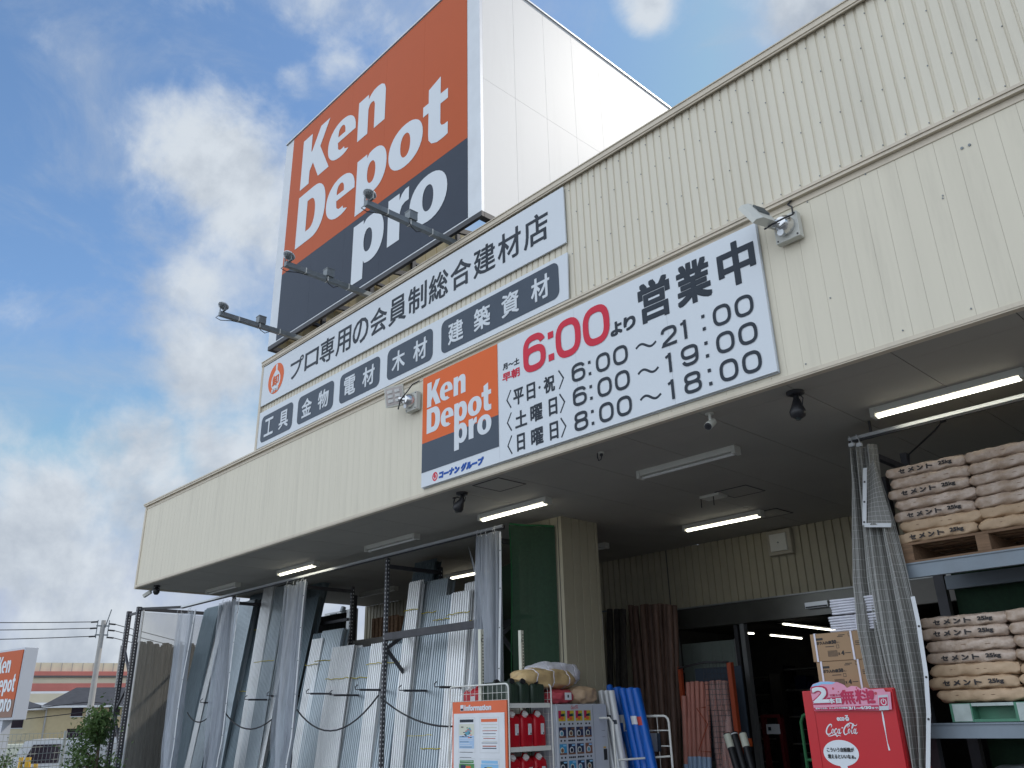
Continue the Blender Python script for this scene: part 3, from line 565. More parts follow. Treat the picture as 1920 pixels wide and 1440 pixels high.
# ================================================================ FLOODLIGHTS ON THE FASCIA
def flood(x, z, rot, lab, flip):
    t = thing('floodlight', lab, 'floodlight', (x, 5.98, z), group='floodlights on the fascia')
    m = MB(); m.box((-.11, -.07, -.13), (.11, 0, .11), 'lampw'); 
    for a in (-.09, .09):
        for b in (-.11, .09): m.tube([(a, -.076, b), (a, -.07, b)], .008, 'steel', 6)
    m.build('wall_box', t, local=True, bevel=.004)
    m = MB(); m.tube([(0, -.07, 0), (0, -.12, 0), (0, -.17, 0)], [.085, .085, .05], 'chrome', 18); m.tube([(0, -.13, -.0), (-.10, -.17, .03)], .04, 'chrome', 12); m.tube([(-.02, -.10, -.07), (-.02, -.15, -.08)], .03, 'alu', 10); m.build('swivel_mount', t, local=True)
    q = Vector(rot).to_track_quat('-Y', 'Z').to_matrix().to_4x4(); c = Vector((-.17, -.21, .085))
    def Q(v): return c+q @ Vector(v)
    m = MB()   # head: shallow tray, front towards local -Y
    pr = [(-.145, 0), (.145, 0), (.135, .04), (.08, .075), (-.08, .075), (-.135, .04)]
    m.extrude(pr, lambda a, b: Q((a, b, -.13)), lambda a, b: Q((a, b, .13)), 'lampw'); 
    for k in range(6): m.extrude([(-.06, .076), (-.06, .09), (.06, .09), (.06, .076)], lambda a, b: Q((a, b, -.02+k*.02)), lambda a, b: Q((a, b, -.013+k*.02)), 'galv')
    m.build('head', t, local=True)
    m = MB(); m.extrude([(-.125, -.004), (.125, -.004), (.125, 0), (-.125, 0)], lambda a, b: Q((a, b, -.11)), lambda a, b: Q((a, b, .11)), 'lens')
    for sx in (-.055, .055):
        for sz in (-.06, 0, .06): m.extrude(ell(sx, 0, .04, .008, 10), lambda a, b: Q((a, b-.008, sz-.018)), lambda a, b: Q((a, b-.008, sz+.018)), 'tube_off')
    m.build('lens_panel', t, local=True)
    m = MB(); m.tube([(-.13, -.2, -.02), (-.05, -.22, -.02), (.05, -.2, -.0), (.1, -.12, .05), (.07, -.05, .17), (.02, -.01, .235), (.06, .0, .27)] if not flip else [(-.09, -.2, -.1), (-.06, -.22, -.13), (-.05, -.2, .0), (.02, -.15, .1), (.06, -.1, .2), (.12, -.03, .25)], .008, 'rubber', 6); m.build('cable', t, local=True)
flood(-2.74, 5.42, (-.80, .22, -.52), 'grey floodlight tilted up on the fascia right of the opening hours sign', False)
flood(-7.98, 5.36, (.30, -.9, -.22), 'floodlight facing the viewer at the left edge of the opening hours sign', True)

# ================================================================ CAMERAS AND CEILING FITTINGS
def dome(p, lab, tilt):
    t = thing('security_camera', lab, 'security camera', (p[0], p[1], CZ))
    m = MB(); m.tube([(0, 0, 0), (0, 0, -.02), (0, 0, -.03)], [.075, .075, .05], 'black', 20); m.build('ceiling_plate', t, local=True)
    a = Vector(tilt).normalized(); c = Vector((0, 0, -.09))
    m = MB(); m.tube([(0, 0, -.03), c], [.02, .03], 'black', 10); m.tube([c-a*.02, c+a*.03, c+a*.09, c+a*.13, c+a*.15], [.03, .045, .068, .06, .03], 'black', 18); m.build('body', t, local=True)
    m = MB(); m.tube([c+a*.14, c+a*.165], [.028, .02], 'glass', 14); m.build('lens', t, local=True)
    m = MB(); m.tube([(.03, 0, -.03), (.06, 0, -.07), (.05, .0, -.11), c+a*.05+Vector((.045, 0, 0))], .005, 'rubber', 6); m.build('cable', t, local=True)
dome((-3.07, 6.27), 'black dome camera hanging from the soffit right of the opening hours sign', (0, -.1, -1))
dome((-7.38, 6.25), 'black dome camera under the left end of the opening hours sign', (-.55, -.15, -.8))
t = thing('bullet_camera', 'white bullet camera hanging under the middle of the canopy edge', 'security camera', (-3.85, 6.16, CZ))
m = MB(); m.tube([(0, 0, 0), (0, 0, -.012)], .04, 'lampw', 14); m.tube([(0, 0, -.01), (0, 0, -.08)], .013, 'lampw', 10); m.build('stem', t, local=True)
m = MB(); a = Vector((.10, -.75, -.5)).normalized(); c = Vector((0, 0, -.10)); m.tube([c-a*.06, c+a*.07], .036, 'lampw', 16); m.tube([c+a*.07, c+a*.075], .033, 'steel', 16); m.tube([c+a*.075, c+a*.08], .018, 'black', 12); m.build('body', t, local=True)
t = thing('cable_outlet', 'small black cable loop dangling from the ceiling left of the unlit tube light', 'cable', (-5.25, 6.3, CZ)); m = MB(); m.tube([(0, 0, 0), (0, 0, -.015)], .03, 'lampw', 12); m.build('outlet_plate', t, local=True)
m = MB(); m.tube([(0, 0, -.01), (.0, 0, -.05), (-.01, 0, -.075), (-.04, 0, -.08), (-.055, 0, -.04), (-.05, 0, -.0)], .006, 'rubber', 6); m.tube([(0, 0, -.01), (0, 0, -.04)], .016, 'rubber', 8); m.build('cable_loop', t, local=True)
t = thing('cable_outlet', 'small black cable loop beside the left dome camera', 'cable', (-7.62, 6.33, CZ)); m = MB(); m.tube([(0, 0, 0), (0, 0, -.01)], .025, 'black', 12); m.tube([(0, 0, -.01), (-.02, 0, -.05), (-.01, 0, -.09), (.01, 0, -.06), (.0, 0, -.02), (.07, -.02, -.01), (.2, -.06, -.06)], .006, 'rubber', 6); m.build('cable_loop', t, local=True)
t = thing('wireless_unit', 'flat ceiling unit with two thin antennas in front of the lit lamp', 'antenna', (-5.55, 8.75, CZ)); m = MB(); m.box((-.14, -.10, -.035), (.14, .10, 0), 'lampw'); m.build('housing', t, local=True, bevel=.008)
for x, q in ((-.13, 1), (.05, 2)): m = MB(); m.tube([(x, -.08, -.03), (x+.01, -.10, -.15)], .006, 'black', 6); m.build('antenna', t, local=True)
t = thing('corner_camera', 'pair of small cameras under the far left corner of the canopy', 'security camera', (-16.35, 6.22, CZ))
m = MB(); m.tube([(-.12, 0, 0), (-.12, 0, -.05), (-.18, -.03, -.10)], .012, 'galv', 8); m.bar((-.17, -.02, -.09), (-.28, -.10, -.17), .06, .06, 'lampw'); m.build('bullet_body', t, local=True)
m = MB(); m.tube([(.05, 0, 0), (.05, 0, -.03)], .06, 'black', 16); m.tube([(.05, 0, -.03), (.05, 0, -.07), (.05, 0, -.13), (.05, 0, -.17)], [.03, .06, .06, .03], 'black', 16); m.tube([(.12, 0, 0), (.19, 0, -.03), (.18, 0, -.1), (.1, 0, -.07)], .006, 'rubber', 6); m.build('dome_body', t, local=True)
t = thing('wall_speaker', 'square framed speaker high on the back wall beneath the ceiling', 'wall speaker', (-6.08, YW, 3.89))
m = MB(); m.box((-.19, -.10, -.17), (.19, 0, .19), 'olive'); m.build('frame', t, local=True, bevel=.01); m = MB(); m.box((-.13, -.13, -.12), (.13, -.1, .13), 'lampw'); m.tube([(0, -.14, 0), (0, -.13, 0)], .012, 'galv', 8); m.build('front_cover', t, local=True, bevel=.01)

# ================================================================ LEFT STORAGE RACK
FY = 7.5        # front of the rack
G0 = .12        # pavement level
def post(m, x, y, z0, z1, s=.055, mt='rack', holes=True):
    m.box((x-s/2, y-s/2, z0), (x+s/2, y+s/2, z1), mt)
    if holes:
        z = z0+.04
        while z < z1-.04:
            m.box((x-.008, y-s/2-.0015, z), (x+.008, y-s/2-.0005, z+.022), 'hem' if mt == 'rack' else 'black'); m.box((x+s/2+.0005, y-.008, z), (x+s/2+.0015, y+.008, z+.022), 'hem' if mt == 'rack' else 'black'); z += .06
rk = thing('storage_rack', 'long dark steel rack full of leaning metal sheets left of the column', 'storage rack', (-13, FY, G0))
RX = [-8.12, -10.62, -13.15, -15.7]
for x in RX:
    m = MB(); post(m, x, FY, G0, 3.93); m.build('front_post', rk)
    m = MB(); post(m, x-.02, FY+1.05, G0, 3.9); m.build('rear_post', rk)
    m = MB(); m.box((x-.02, FY+.03, 3.78), (x+.02, FY+1.0, 3.84), 'rack'); m.build('top_tie', rk)
    if x < -11: continue
    m = MB(); m.bar((x, FY+.05, 2.62), (x, FY+.42, 2.86), .03, .05, 'rack'); m.bar((x, FY+.05, 2.58), (x, FY+.45, 2.18), .03, .05, 'rack'); m.box((x-.02, FY+.42, 2.83), (x+.02, FY+1.0, 2.88), 'rack'); m.build('side_brace', rk)
m = MB(); pa = at(722, 1195, Y=FY); pb = at(890, 1165, Y=FY); m.box((-10.6, FY-.03, pa.z-.045), (-8.15, FY+.03, pa.z+.055), 'rack'); m.build('front_beam', rk)
m = MB(); m.box((-10.6, FY+1.0, 2.83), (-8.15, FY+1.05, 2.93), 'rack'); m.build('rear_beam', rk)
for z in (1.88, 2.62, 3.3):
    m = MB(); m.box((-18.9, FY+.98, z), (-13.2, FY+1.02, z+.05), 'rack'); m.build('rear_beam', rk)
for x in (-9.3, -10.1, -11.2, -11.9, -12.6, -13.9, -14.7, -16.5):      # hooked arms that keep the bundles apart
    m = MB(); z = 2.05+.06*math.sin(x*7); m.box((x-.014, FY-.02, z), (x+.014, FY+.55, z+.03), 'rack'); m.tube([(x-.01, FY-.02, z+.02), (x-.06, FY-.06, z+.02), (x-.08, FY-.05, z+.06), (x-.06, FY-.02, z+.09)], .008, 'rack', 6); m.build('divider_arm', rk)
m = MB(); m.box((-18.05, FY-.055, 3.955), (-7.98, FY-.03, 3.99), 'alu'); m.box((-18.05, FY-.03, 3.94), (-7.98, FY+.0, 3.985), 'steel'); m.build('curtain_rail', rk)
# outer end frame
er = thing('storage_rack', 'open dark perforated steel end frame standing at the far left of the rack', 'rack frame', (-19.3, 7.0, G0))
e1, e2 = at(262, 1135, Y=7.0), at(245, 1142, Y=7.0)
m = MB(); post(m, e1.x, 7.0, 0, 4.06, .09); m.build('post', er); m = MB(); post(m, e2.x-.05, 7.0, 0, 4.02, .09); m.build('post', er)
for q in ((3.94, 3.94), (3.25, 2.62), (1.95, 2.5), (1.9, 1.2)):
    m = MB(); m.bar((e2.x-.05, 7.0, q[0]), (e1.x, 7.0, q[1]), .04, .05, 'rack'); m.build('brace', er)
m = MB(); m.box((e1.x-.03, 7.05, 3.98), (e1.x+.03, 8.55, 4.05), 'rack'); m.build('top_tie', er)
m = MB(); m.bar((e1.x, 7.02, 4.02), (-18.0, FY, 3.97), .04, .05, 'steel'); m.build('link_beam', er)

# drooping cords across the sheets
def sag(a, b, d, n=14): a, b = Vector(a), Vector(b); return [a.lerp(b, i/n)-Vector((0, 0, d*4*(i/n)*(1-i/n))) for i in range(n+1)]
clabs = ['black cord drooping across the sheets from the rack post to the information board', 'black cord drooping from the middle rack post left to the next post', 'black cord drooping between the second and third vinyl curtains', 'short black cord hanging beside the leftmost bunched curtain']
for (x0, x1, z0, z1, d), lb in zip(((-10.6, -8.25, 1.93, 1.62, .22), (-13.12, -10.66, 1.95, 1.96, .46), (-15.68, -13.2, 1.95, 1.97, .42), (-17.1, -15.9, 1.86, 1.9, .2)), clabs):
    m = MB(); m.tube(sag((x0, FY-.06, z0), (x1, FY-.06, z1), d), .012, 'rubber', 8); tag(m.build('barrier_cord'), lb, 'cord', 'drooping cords across the rack')

# leaning metal sheets : one bundle = one thing
def bundle(x0, x1, ztop, ytop, mt, wave=.05, amp=.014, sheets=6, ybot=7.66, label='', seed=0, taper=.0, bands=(), trape=True):
    rnd = random.Random(seed); t = thing('metal_sheet_bundle', label, 'metal sheets', ((x0+x1)/2, ybot, G0), group='leaning metal sheet bundles')
    m = MB(); wave = max(wave, .052); amp = .011; prof = ((0, 0), (.36, 0), (.46, 1), (.90, 1))   # pan, web, rib, web
    xs = []; k = 0
    while x0+k*wave < x1: xs += [(x0+(k+f)*wave, h) for f, h in prof if x0+(k+f)*wave <= x1]; k += 1
    for s_ in range(sheets):
        dx = rnd.uniform(-.022, .022); zt = ztop-rnd.uniform(0, .05)-(s_ > 2)*rnd.uniform(0, .06); dy = s_*.024; sk = rnd.uniform(-.012, .012)
        vs = []; nv = 4
        for j in range(nv+1):
            v = j/nv; bow = .035*math.sin(math.pi*v)*(.5+.5*math.sin(seed))
            for x, h in xs: vs.append((x+dx+sk*v+taper*(1-v), ybot+(ytop-ybot)*v+dy+amp*(1-h)*1.6-bow, G0+(zt-G0)*v))
        n = len(xs); m.add(vs, [(j*n+i, j*n+i+1, (j+1)*n+i+1, (j+1)*n+i) for j in range(nv) for i in range(n-1)], mt)
    m.build('sheets', t)
    for k, zb in enumerate(bands):
        b = MB(); f = (zb-G0)/(ztop-G0); yb = ybot+(ytop-ybot)*f-.022
        pts = [(x0-.02+(x1-x0+.04)*i/8+taper*(1-f), yb-rnd.uniform(0, .006), zb+rnd.uniform(-.012, .012)) for i in range(9)]
        b.tube(pts, .006, 'band', 4); b.build('tie_band', t)
    return t
def bpx(pl, pr, py, Y, mt, **k):
    a = at(pl-2, py, Y=Y); b = at(pr+4, py, Y=Y); bundle(a.x, b.x, a.z, Y, mt, **k)
SB = [  # px left, right, top row, depth of the top, material, options
 (386, 408, 1140, 8.12, 'zinc3', dict(wave=.05, amp=.014, label='narrow dark bundle of long sheets next to the leftmost bunched curtain', trape=True)),
 (452, 474, 1126, 8.10, 'zinc', dict(wave=.05, amp=.014, label='narrow bundle of long sheets rising between the first two curtains, highest there', trape=True)),
 (474, 520, 1104, 8.30, 'zinc3', dict(wave=.03, bands=(3.35, 2.2), label='wide dark blue grey corrugated bundle left of the third curtain')),
 (497, 512, 1100, 8.02, 'zinc2', dict(wave=.04, amp=.012, label='bright narrow strip bundle standing in front of the dark blue grey sheets', trape=True)),
 (548, 604, 1094, 8.55, 'zinc3', dict(wave=.05, amp=.014, label='tall dim bundle of sheets behind the third bunched curtain', trape=True)),
 (586, 602, 1195, 8.02, 'zinc2', dict(wave=.05, amp=.012, bands=(2.55,), label='short bright bundle just right of the third curtain', trape=True)),
 (590, 606, 1188, 8.15, 'zinc3', dict(wave=.05, amp=.014, label='dark angle strips behind the short bright bundle', trape=True)),
 (605, 640, 1182, 8.06, 'zinc', dict(wave=.042, bands=(2.60,), label='grey corrugated bundle with yellow tie left of the bright white sheets')),
 (624, 660, 1212, 7.95, 'zinc2', dict(wave=.034, bands=(2.28,), sheets=8, label='bright whitish corrugated bundle with a wavy yellow tie, left of the bare post')),
 (658, 700, 1214, 8.02, 'zinc', dict(wave=.034, bands=(2.27,), sheets=7, label='dull grey corrugated bundle joined to the bright one by a yellow tie')),
 (697, 717, 1204, 7.92, 'zinc2', dict(wave=.034, bands=(2.45,), label='bright corrugated bundle just left of the bare rack post')),
 (727, 757, 1207, 8.02, 'zinc', dict(wave=.05, amp=.014, bands=(2.45,), label='grey trapezoid sheets behind the V shaped rack brace', trape=True)),
 (768, 786, 1090, 7.98, 'zinc2', dict(wave=.034, amp=.01, bands=(3.18,), label='tall bright narrow bundle right of the rack brace', sheets=4)),
 (784, 838, 1092, 8.10, 'zinc', dict(wave=.034, amp=.010, bands=(3.12, 1.42), label='tall grey corrugated bundle in the bay right of the bare post')),
 (778, 812, 1056, 8.45, 'zinc3', dict(wave=.05, amp=.014, label='tallest dark bundle, its top showing above the grey ones in the right bay', trape=True)),
 (822, 848, 1116, 8.02, 'zinc', dict(wave=.034, amp=.010, bands=(2.98, 1.25), label='tall grey bundle left of the brightest sheets in the right bay')),
 (848, 880, 1108, 7.98, 'zinc2', dict(wave=.040, amp=.012, bands=(3.02,), label='tall bright sheets just left of the clear curtain by the green net')),
 (874, 906, 1090, 8.06, 'zinc2', dict(wave=.04, amp=.010, bands=(2.9,), label='tall bright sheets behind the clear curtain by the green net')),
 (532, 556, 1100, 8.22, 'zinc2', dict(wave=.04, amp=.012, bands=(3.4,), label='tall pale strips partly covered by the third bunched curtain', trape=True)),
 (424, 448, 1134, 8.25, 'zinc', dict(bands=(3.1,), label='grey sheets packed between the second curtain and the narrow tall bundle')),
 (405, 420, 1142, 8.28, 'zinc3', dict(label='dull sheets right of the leftmost narrow bundle')),
 (506, 534, 1104, 8.05, 'zinc', dict(bands=(2.7,), label='tall grey sheets just left of the third bunched curtain')),
 (574, 594, 1120, 8.30, 'zinc3', dict(label='dull tall sheets right behind the third bunched curtain')),
 (714, 732, 1200, 8.08, 'zinc', dict(label='grey sheets directly behind the bare rack post')),
 (752, 772, 1180, 8.12, 'zinc3', dict(label='dull sheets in the gap right of the rack brace')),
 (410, 424, 1135, 8.2, 'zinc2', dict(wave=.05, amp=.012, label='pale strips behind the second bunched curtain', trape=True)),
]
for i, (pl, pr, py, Y, mt, o) in enumerate(SB): bpx(pl, pr, py, Y, mt, seed=i+1, **o)
# dark background stock behind
t = thing('timber_shelf', 'high shelf with dark crates and pale battens behind the metal sheets', 'shelf', (-11.5, 9.6, G0))
m = MB(); m.box((-14.2, 9.2, 2.95), (-10.3, 10.1, 3.02), 'wood'); m.box((-14.2, 9.18, 2.86), (-10.3, 9.22, 3.05), 'concrete'); m.build('shelf_board', t)
for x in (-14.1, -12.2, -10.4): m = MB(); post(m, x, 9.22, G0, 3.9, .06, holes=False); m.build('upright', t)
for k, x in enumerate((-13.2, -12.0, -11.1)):
    m = MB(); 
    for j in range(7): m.box((x-.42+j*.12, 9.3, 3.03), (x-.34+j*.12, 9.34, 3.42), 'kraft' if k else 'wood')
    m.box((x-.43, 9.35, 3.021), (x+.43, 9.95, 3.40), 'wood'); m.build('crate', t)
m = MB(); pw = at(605, 1190, Y=11.1); pw2 = at(665, 1140, Y=11.1); m.box((pw.x, 11.12, pw.z-.6), (pw2.x, 11.2, pw2.z), 'brickw'); tag(m.build('wall_board'), 'pale board on the back wall seen through the gap above the sheets', 'board')
m = MB(); c = at(625, 1150, Y=11.0); m.tube([(c.x-.25, 11.08, c.z-.1), (c.x-.25, 11.08, c.z), (c.x, 11.08, c.z), (c.x, 11.08, c.z-.15)], .02, 'galv', 8); m.tube([(c.x+.3, 11.09, c.z+.12), (c.x+.3, 11.05, c.z)], .06, 'galv', 10); tag(m.build('wall_pipe'), 'small bent pipe on the pale board behind the rack', 'pipe')

# ================================================================ CURTAINS
def curtain(p_top, p_bot, wt, wb, mt, folds, amp, label, name='vinyl_curtain', hem=True, n=56, nz=26, seed=1, yoff=0, belly=0, cat='curtain', group=None, waist=None):
    t = thing(name, label, cat, (p_top[0], p_top[1], p_top[2]), group=group); rnd = random.Random(seed)
    ph = [rnd.uniform(0, 6.28) for _ in range(5)]
    def fn(u, v):
        c = Vector(p_top).lerp(Vector(p_bot), v); wd = wt+(wb-wt)*v+belly*math.sin(math.pi*v)
        if waist: wd *= 1-waist[1]*math.exp(-((v-waist[0])/.07)**2)
        f = 2*math.pi*folds*(u+.10*math.sin(2*math.pi*u+ph[3])+.05*math.sin(6.1*u+ph[4]+1.5*v)); a = amp*(.55+.6*abs(math.sin(4*u+ph[2])))*1.25*(.7+.5*v)*(math.sin(f+ph[0]+.6*math.sin(3*v+ph[2]))+.35*math.sin(2.3*f+ph[1]+2*v))
        return (c.x+(u-.5)*wd+.02*math.sin(5*v+ph[3]+3*u)*v, c.y+a, c.z-.015*math.cos(f)*(1-v)**4)
    m = MB(); m.grid(fn, n, nz, mt); m.build('sheet', t)
    if hem:
        h = MB(); pts = [Vector(fn(1.0, k/nz))+Vector((.012, -.01, 0)) for k in range(nz+1)]
        h.add([p+Vector((dx, -.004, 0)) for p in pts for dx in (-.018, .022)], [(2*k, 2*k+1, 2*k+3, 2*k+2) for k in range(nz)], 'hem')
        for k in range(2, nz, 4): h.tube([pts[k]+Vector((0, -.008, 0)), pts[k]+Vector((0, -.003, 0))], .009, 'black', 6)
        h.build('hem_strip', t)
    for k in range(5):
        r = MB(); q = Vector(fn((k+.5)/5, 0)); r.tube([q+Vector((0, 0, -.02)), q+Vector((.0, -.02, .03)), q+Vector((0, 0, .075))], .004, 'hem', 5); r.build('hook', t)
    return t
CG = 'clear vinyl curtains gathered along the rack'
def pxc(a, b, Ya, Yb, **k):
    pa = at(*a, Y=Ya); pb = at(*b, Y=Yb); return curtain(tuple(pa), (pb.x, pb.y, max(pb.z, .3)), **k)
pxc((350, 1148), (308, 1500), 7.42, 7.36, wt=.80, wb=.56, mt='vinyl', folds=4.5, amp=.045, label='leftmost bunched clear curtain beside the dusty end sheet', group=CG, seed=2, waist=(.83, .25))
pxc((432, 1128), (392, 1500), 7.42, 7.36, wt=.85, wb=.56, mt='vinyl', folds=5, amp=.05, label='second bunched clear curtain from the left end of the rack', group=CG, seed=3, waist=(.83, .25))
pxc((556, 1094), (522, 1500), 7.42, 7.36, wt=.74, wb=.52, mt='vinyl', folds=5, amp=.05, label='third bunched clear curtain, left of the shorter metal sheets', group=CG, seed=4, waist=(.85, .25))
pxc((915, 1002), (915, 1500), 7.42, 7.38, wt=.48, wb=.60, mt='vinyl', folds=5.5, amp=.045, label='clear curtain at the right end of the rack in front of the green net', group=CG, seed=5)
a = at(885, 1018, Y=7.44); b = at(915, 1240, Y=7.42)      # loose flap that has slipped its hooks
m = MB(); m.grid(lambda u, v: (a.x+(b.x-a.x)*v*1.0+(.30-.16*v)*(u-.25), 7.43+.03*math.sin(7*u+3*v)-.03*v, a.z-.02-(1.25)*v-.30*math.sin(math.pi*u)*(1-v)**2), 16, 20, 'vinyl'); tag(m.build('curtain_flap'), 'loose clear curtain flap slipped off its hooks left of the rightmost curtain', 'curtain')
# dusty end sheet with dark bundles behind
p0 = at(266, 1145, Y=7.05); m = MB()
m.grid(lambda u, v: (p0.x+.03+.02*math.sin(9*u), 7.08+(8.75-7.08)*u, p0.z-.03-(p0.z-.2)*v), 12, 14, 'vinyl2'); m.box((p0.x, 7.06, .2), (p0.x+.03, 7.10, 4.0), 'hem'); tag(m.build('end_sheet'), 'dusty transparent sheet closing the left end of the rack', 'sheet')
m = MB(); rnd = random.Random(5)
for k in range(26):
    y = 7.15+k*.062; z = 3.30+rnd.uniform(-.07, .05); x = p0.x-.25+rnd.uniform(-.05, .05); m.tube([(x, y, .1), (x, y, z)], .05, 'mesh_dark', 8)
    m.tube([(x-.12, y+.03, .1), (x-.12, y+.03, z+.04)], .05, 'mesh_dark', 8)
tag(m.build('dark_roll_stack'), 'dark upright rolls standing behind the dusty end sheet', 'rolls')
m = MB(); 
for k in range(10):
    x = -18.2+k*.16; m.tube([(x, 8.95, .1), (x, 8.97, 3.15+.05*math.sin(k*3))], .085, 'mesh_dark', 8)
tag(m.build('dark_roll_stack'), 'dark rolls behind the leftmost bunched curtain', 'rolls')

m = MB(); m.box((-18.7, 9.25, .1), (-14.5, 9.3, 3.62), 'mesh_dark'); tag(m.build('added_dark_sheet'), 'dark filler sheet added behind the left half of the rack', 'backing')  # dark sheet added so the gaps between the bundles stay dark
# green net panel at the right end of the rack
t = thing('green_net', 'dark green net sheet hung beside the clad column', 'net', (-8.02, 7.62, G0))
NX = -8.0
m = MB(); m.grid(lambda u, v: (NX+.40*u+.012*math.sin(8*u+3*v), 7.60+.44*u, 4.0-.03*u-3.85*v), 14, 16, 'green'); m.build('mesh_sheet', t)
m = MB(); m.tube([(NX+.01, 7.59, 4.02), (NX+.15, 7.74, 3.995), (NX+.28, 7.88, 3.99), (NX+.41, 8.03, 3.975)], .014, 'greenb', 6); m.build('top_hem', t)
m = MB(); m.grid(lambda u, v: (NX+.012+.014*math.sin(9*v), 7.575+.02*u+.01*math.sin(6*v), 4.0-3.3*v), 3, 26, 'greenb'); m.build('front_hem', t)
m = MB(); m.grid(lambda u, v: (-10.3+2.25*u, 9.0, 3.86-.05*math.sin(8*u)-2.8*v), 20, 6, 'green'); tag(m.build('green_net'), 'green net hung behind the tall sheets in the right bay of the rack', 'net')


# ================================================================ SHELF DISPLAY WITH JERRY CANS
YS = 6.95
sx0, sx1 = -8.36, -6.72
sh = thing('display_shelf', 'white display shelf with wire side panels holding red and green jerry cans', 'display shelf', (-7.5, YS, G0))
for px in (852, 957, 1030):
    pass
def wire_panel(x0, x1, y, z0, z1, step, parent, name='wire_panel'):
    m = MB(); r = .05
    loop = [(x0, z0), (x0, z1-r)]+[(x0+r-r*math.cos(R_(a)), z1-r+r*math.sin(R_(a))) for a in (30, 60, 90)]+[(x1-r+r*math.sin(R_(a)), z1-r+r*math.cos(R_(a))) for a in (0, 30, 60, 90)]+[(x1, z0)]
    m.tube([(x, y, z) for x, z in loop], .010, 'wsteel', 6)
    x = x0+step
    while x < x1-.02: m.tube([(x, y, z0), (x, y, z1)], .0028, 'wsteel', 4, False); x += step
    z = z0+step
    while z < z1-.02: m.tube([(x0, y+.004, z), (x1, y+.004, z)], .0028, 'wsteel', 4, False); z += step
    m.build(name, parent)
XS = -7.10                                   # the shelf looks towards the walkway (+X)
wire_panel(-8.10, XS+.01, 6.665, .3, 1.965, .075, sh)
wire_panel(XS-.42, XS+.01, 7.335, .3, 1.965, .075, sh)
for px, pt in ((903, 1180), (978, 1182)):
    a = at(px, pt, X=-7.58); m = MB(); m.box((-7.61, a.y-.03, G0), (-7.58, a.y+.03, a.z), 'cream_post'); m.box((-7.6, a.y-.034, G0), (-7.56, a.y-.0305, a.z), 'cream_post')
    z = .3
    while z < a.z-.05: m.box((-7.5795, a.y+.010, z), (-7.5785, a.y+.024, z+.018), 'black'); z += .035
    m.box((-7.5795, a.y-.006, a.z-.14), (-7.578, a.y+.002, a.z-.10), 'black'); m.build('upright', sh)
def shelf(z):
    m = MB(); m.box((-7.56, 6.69, z-.035), (XS-.02, 7.31, z), 'cream_post'); m.box((XS-.0195, 6.68, z-.045), (XS, 7.32, z+.004), 'wsteel'); m.build('shelf_board', sh)
ZS1 = 1.757; ZS2 = 1.313
shelf(ZS1); shelf(ZS2); shelf(ZS2-.44)
m = MB(); m.box((-7.63, 6.69, G0), (-7.612, 7.33, ZS1-.04), 'wsteel'); m.build('back_panel', sh)
# poster board
po = thing('information_board', 'orange framed information board with maps and notices on the wire panel', 'notice board', (-7.7, 6.64, .6))
tl, tr = at(848, 1317, Y=6.63), at(949, 1310, Y=6.63); PX0, PX1, PZ1, PZ0 = tl.x, tr.x, tl.z+.0, .62
m = MB(); m.box((PX0, 6.635, PZ0), (PX1, 6.65, PZ1), 'orangev'); m.build('frame', po)
T = front(6.634); W = PX1-PX0
m = MB(); text(m, 'Information', PX0+.235*W, PZ1-.098, PX0+.73*W, PZ1-.035, T, 'signw', .004); m.poly([[(PX0+.155*W, PZ1-.098), (PX0+.215*W, PZ1-.098), (PX0+.215*W, PZ1-.034), (PX0+.155*W, PZ1-.034)]], 'signw', T)
m.poly([[(PX0+.16*W, PZ1-.094), (PX0+.21*W, PZ1-.094), (PX0+.21*W, PZ1-.072), (PX0+.16*W, PZ1-.072)]], 'ink', lambda u, v: T(u, v, .001)); m.build('heading', po)
m = MB(); m.box((PX0+.03*W, 6.629, PZ0+.03), (PX1-.035*W, 6.634, PZ1-.125), 'board'); m.build('paper_sheet', po)
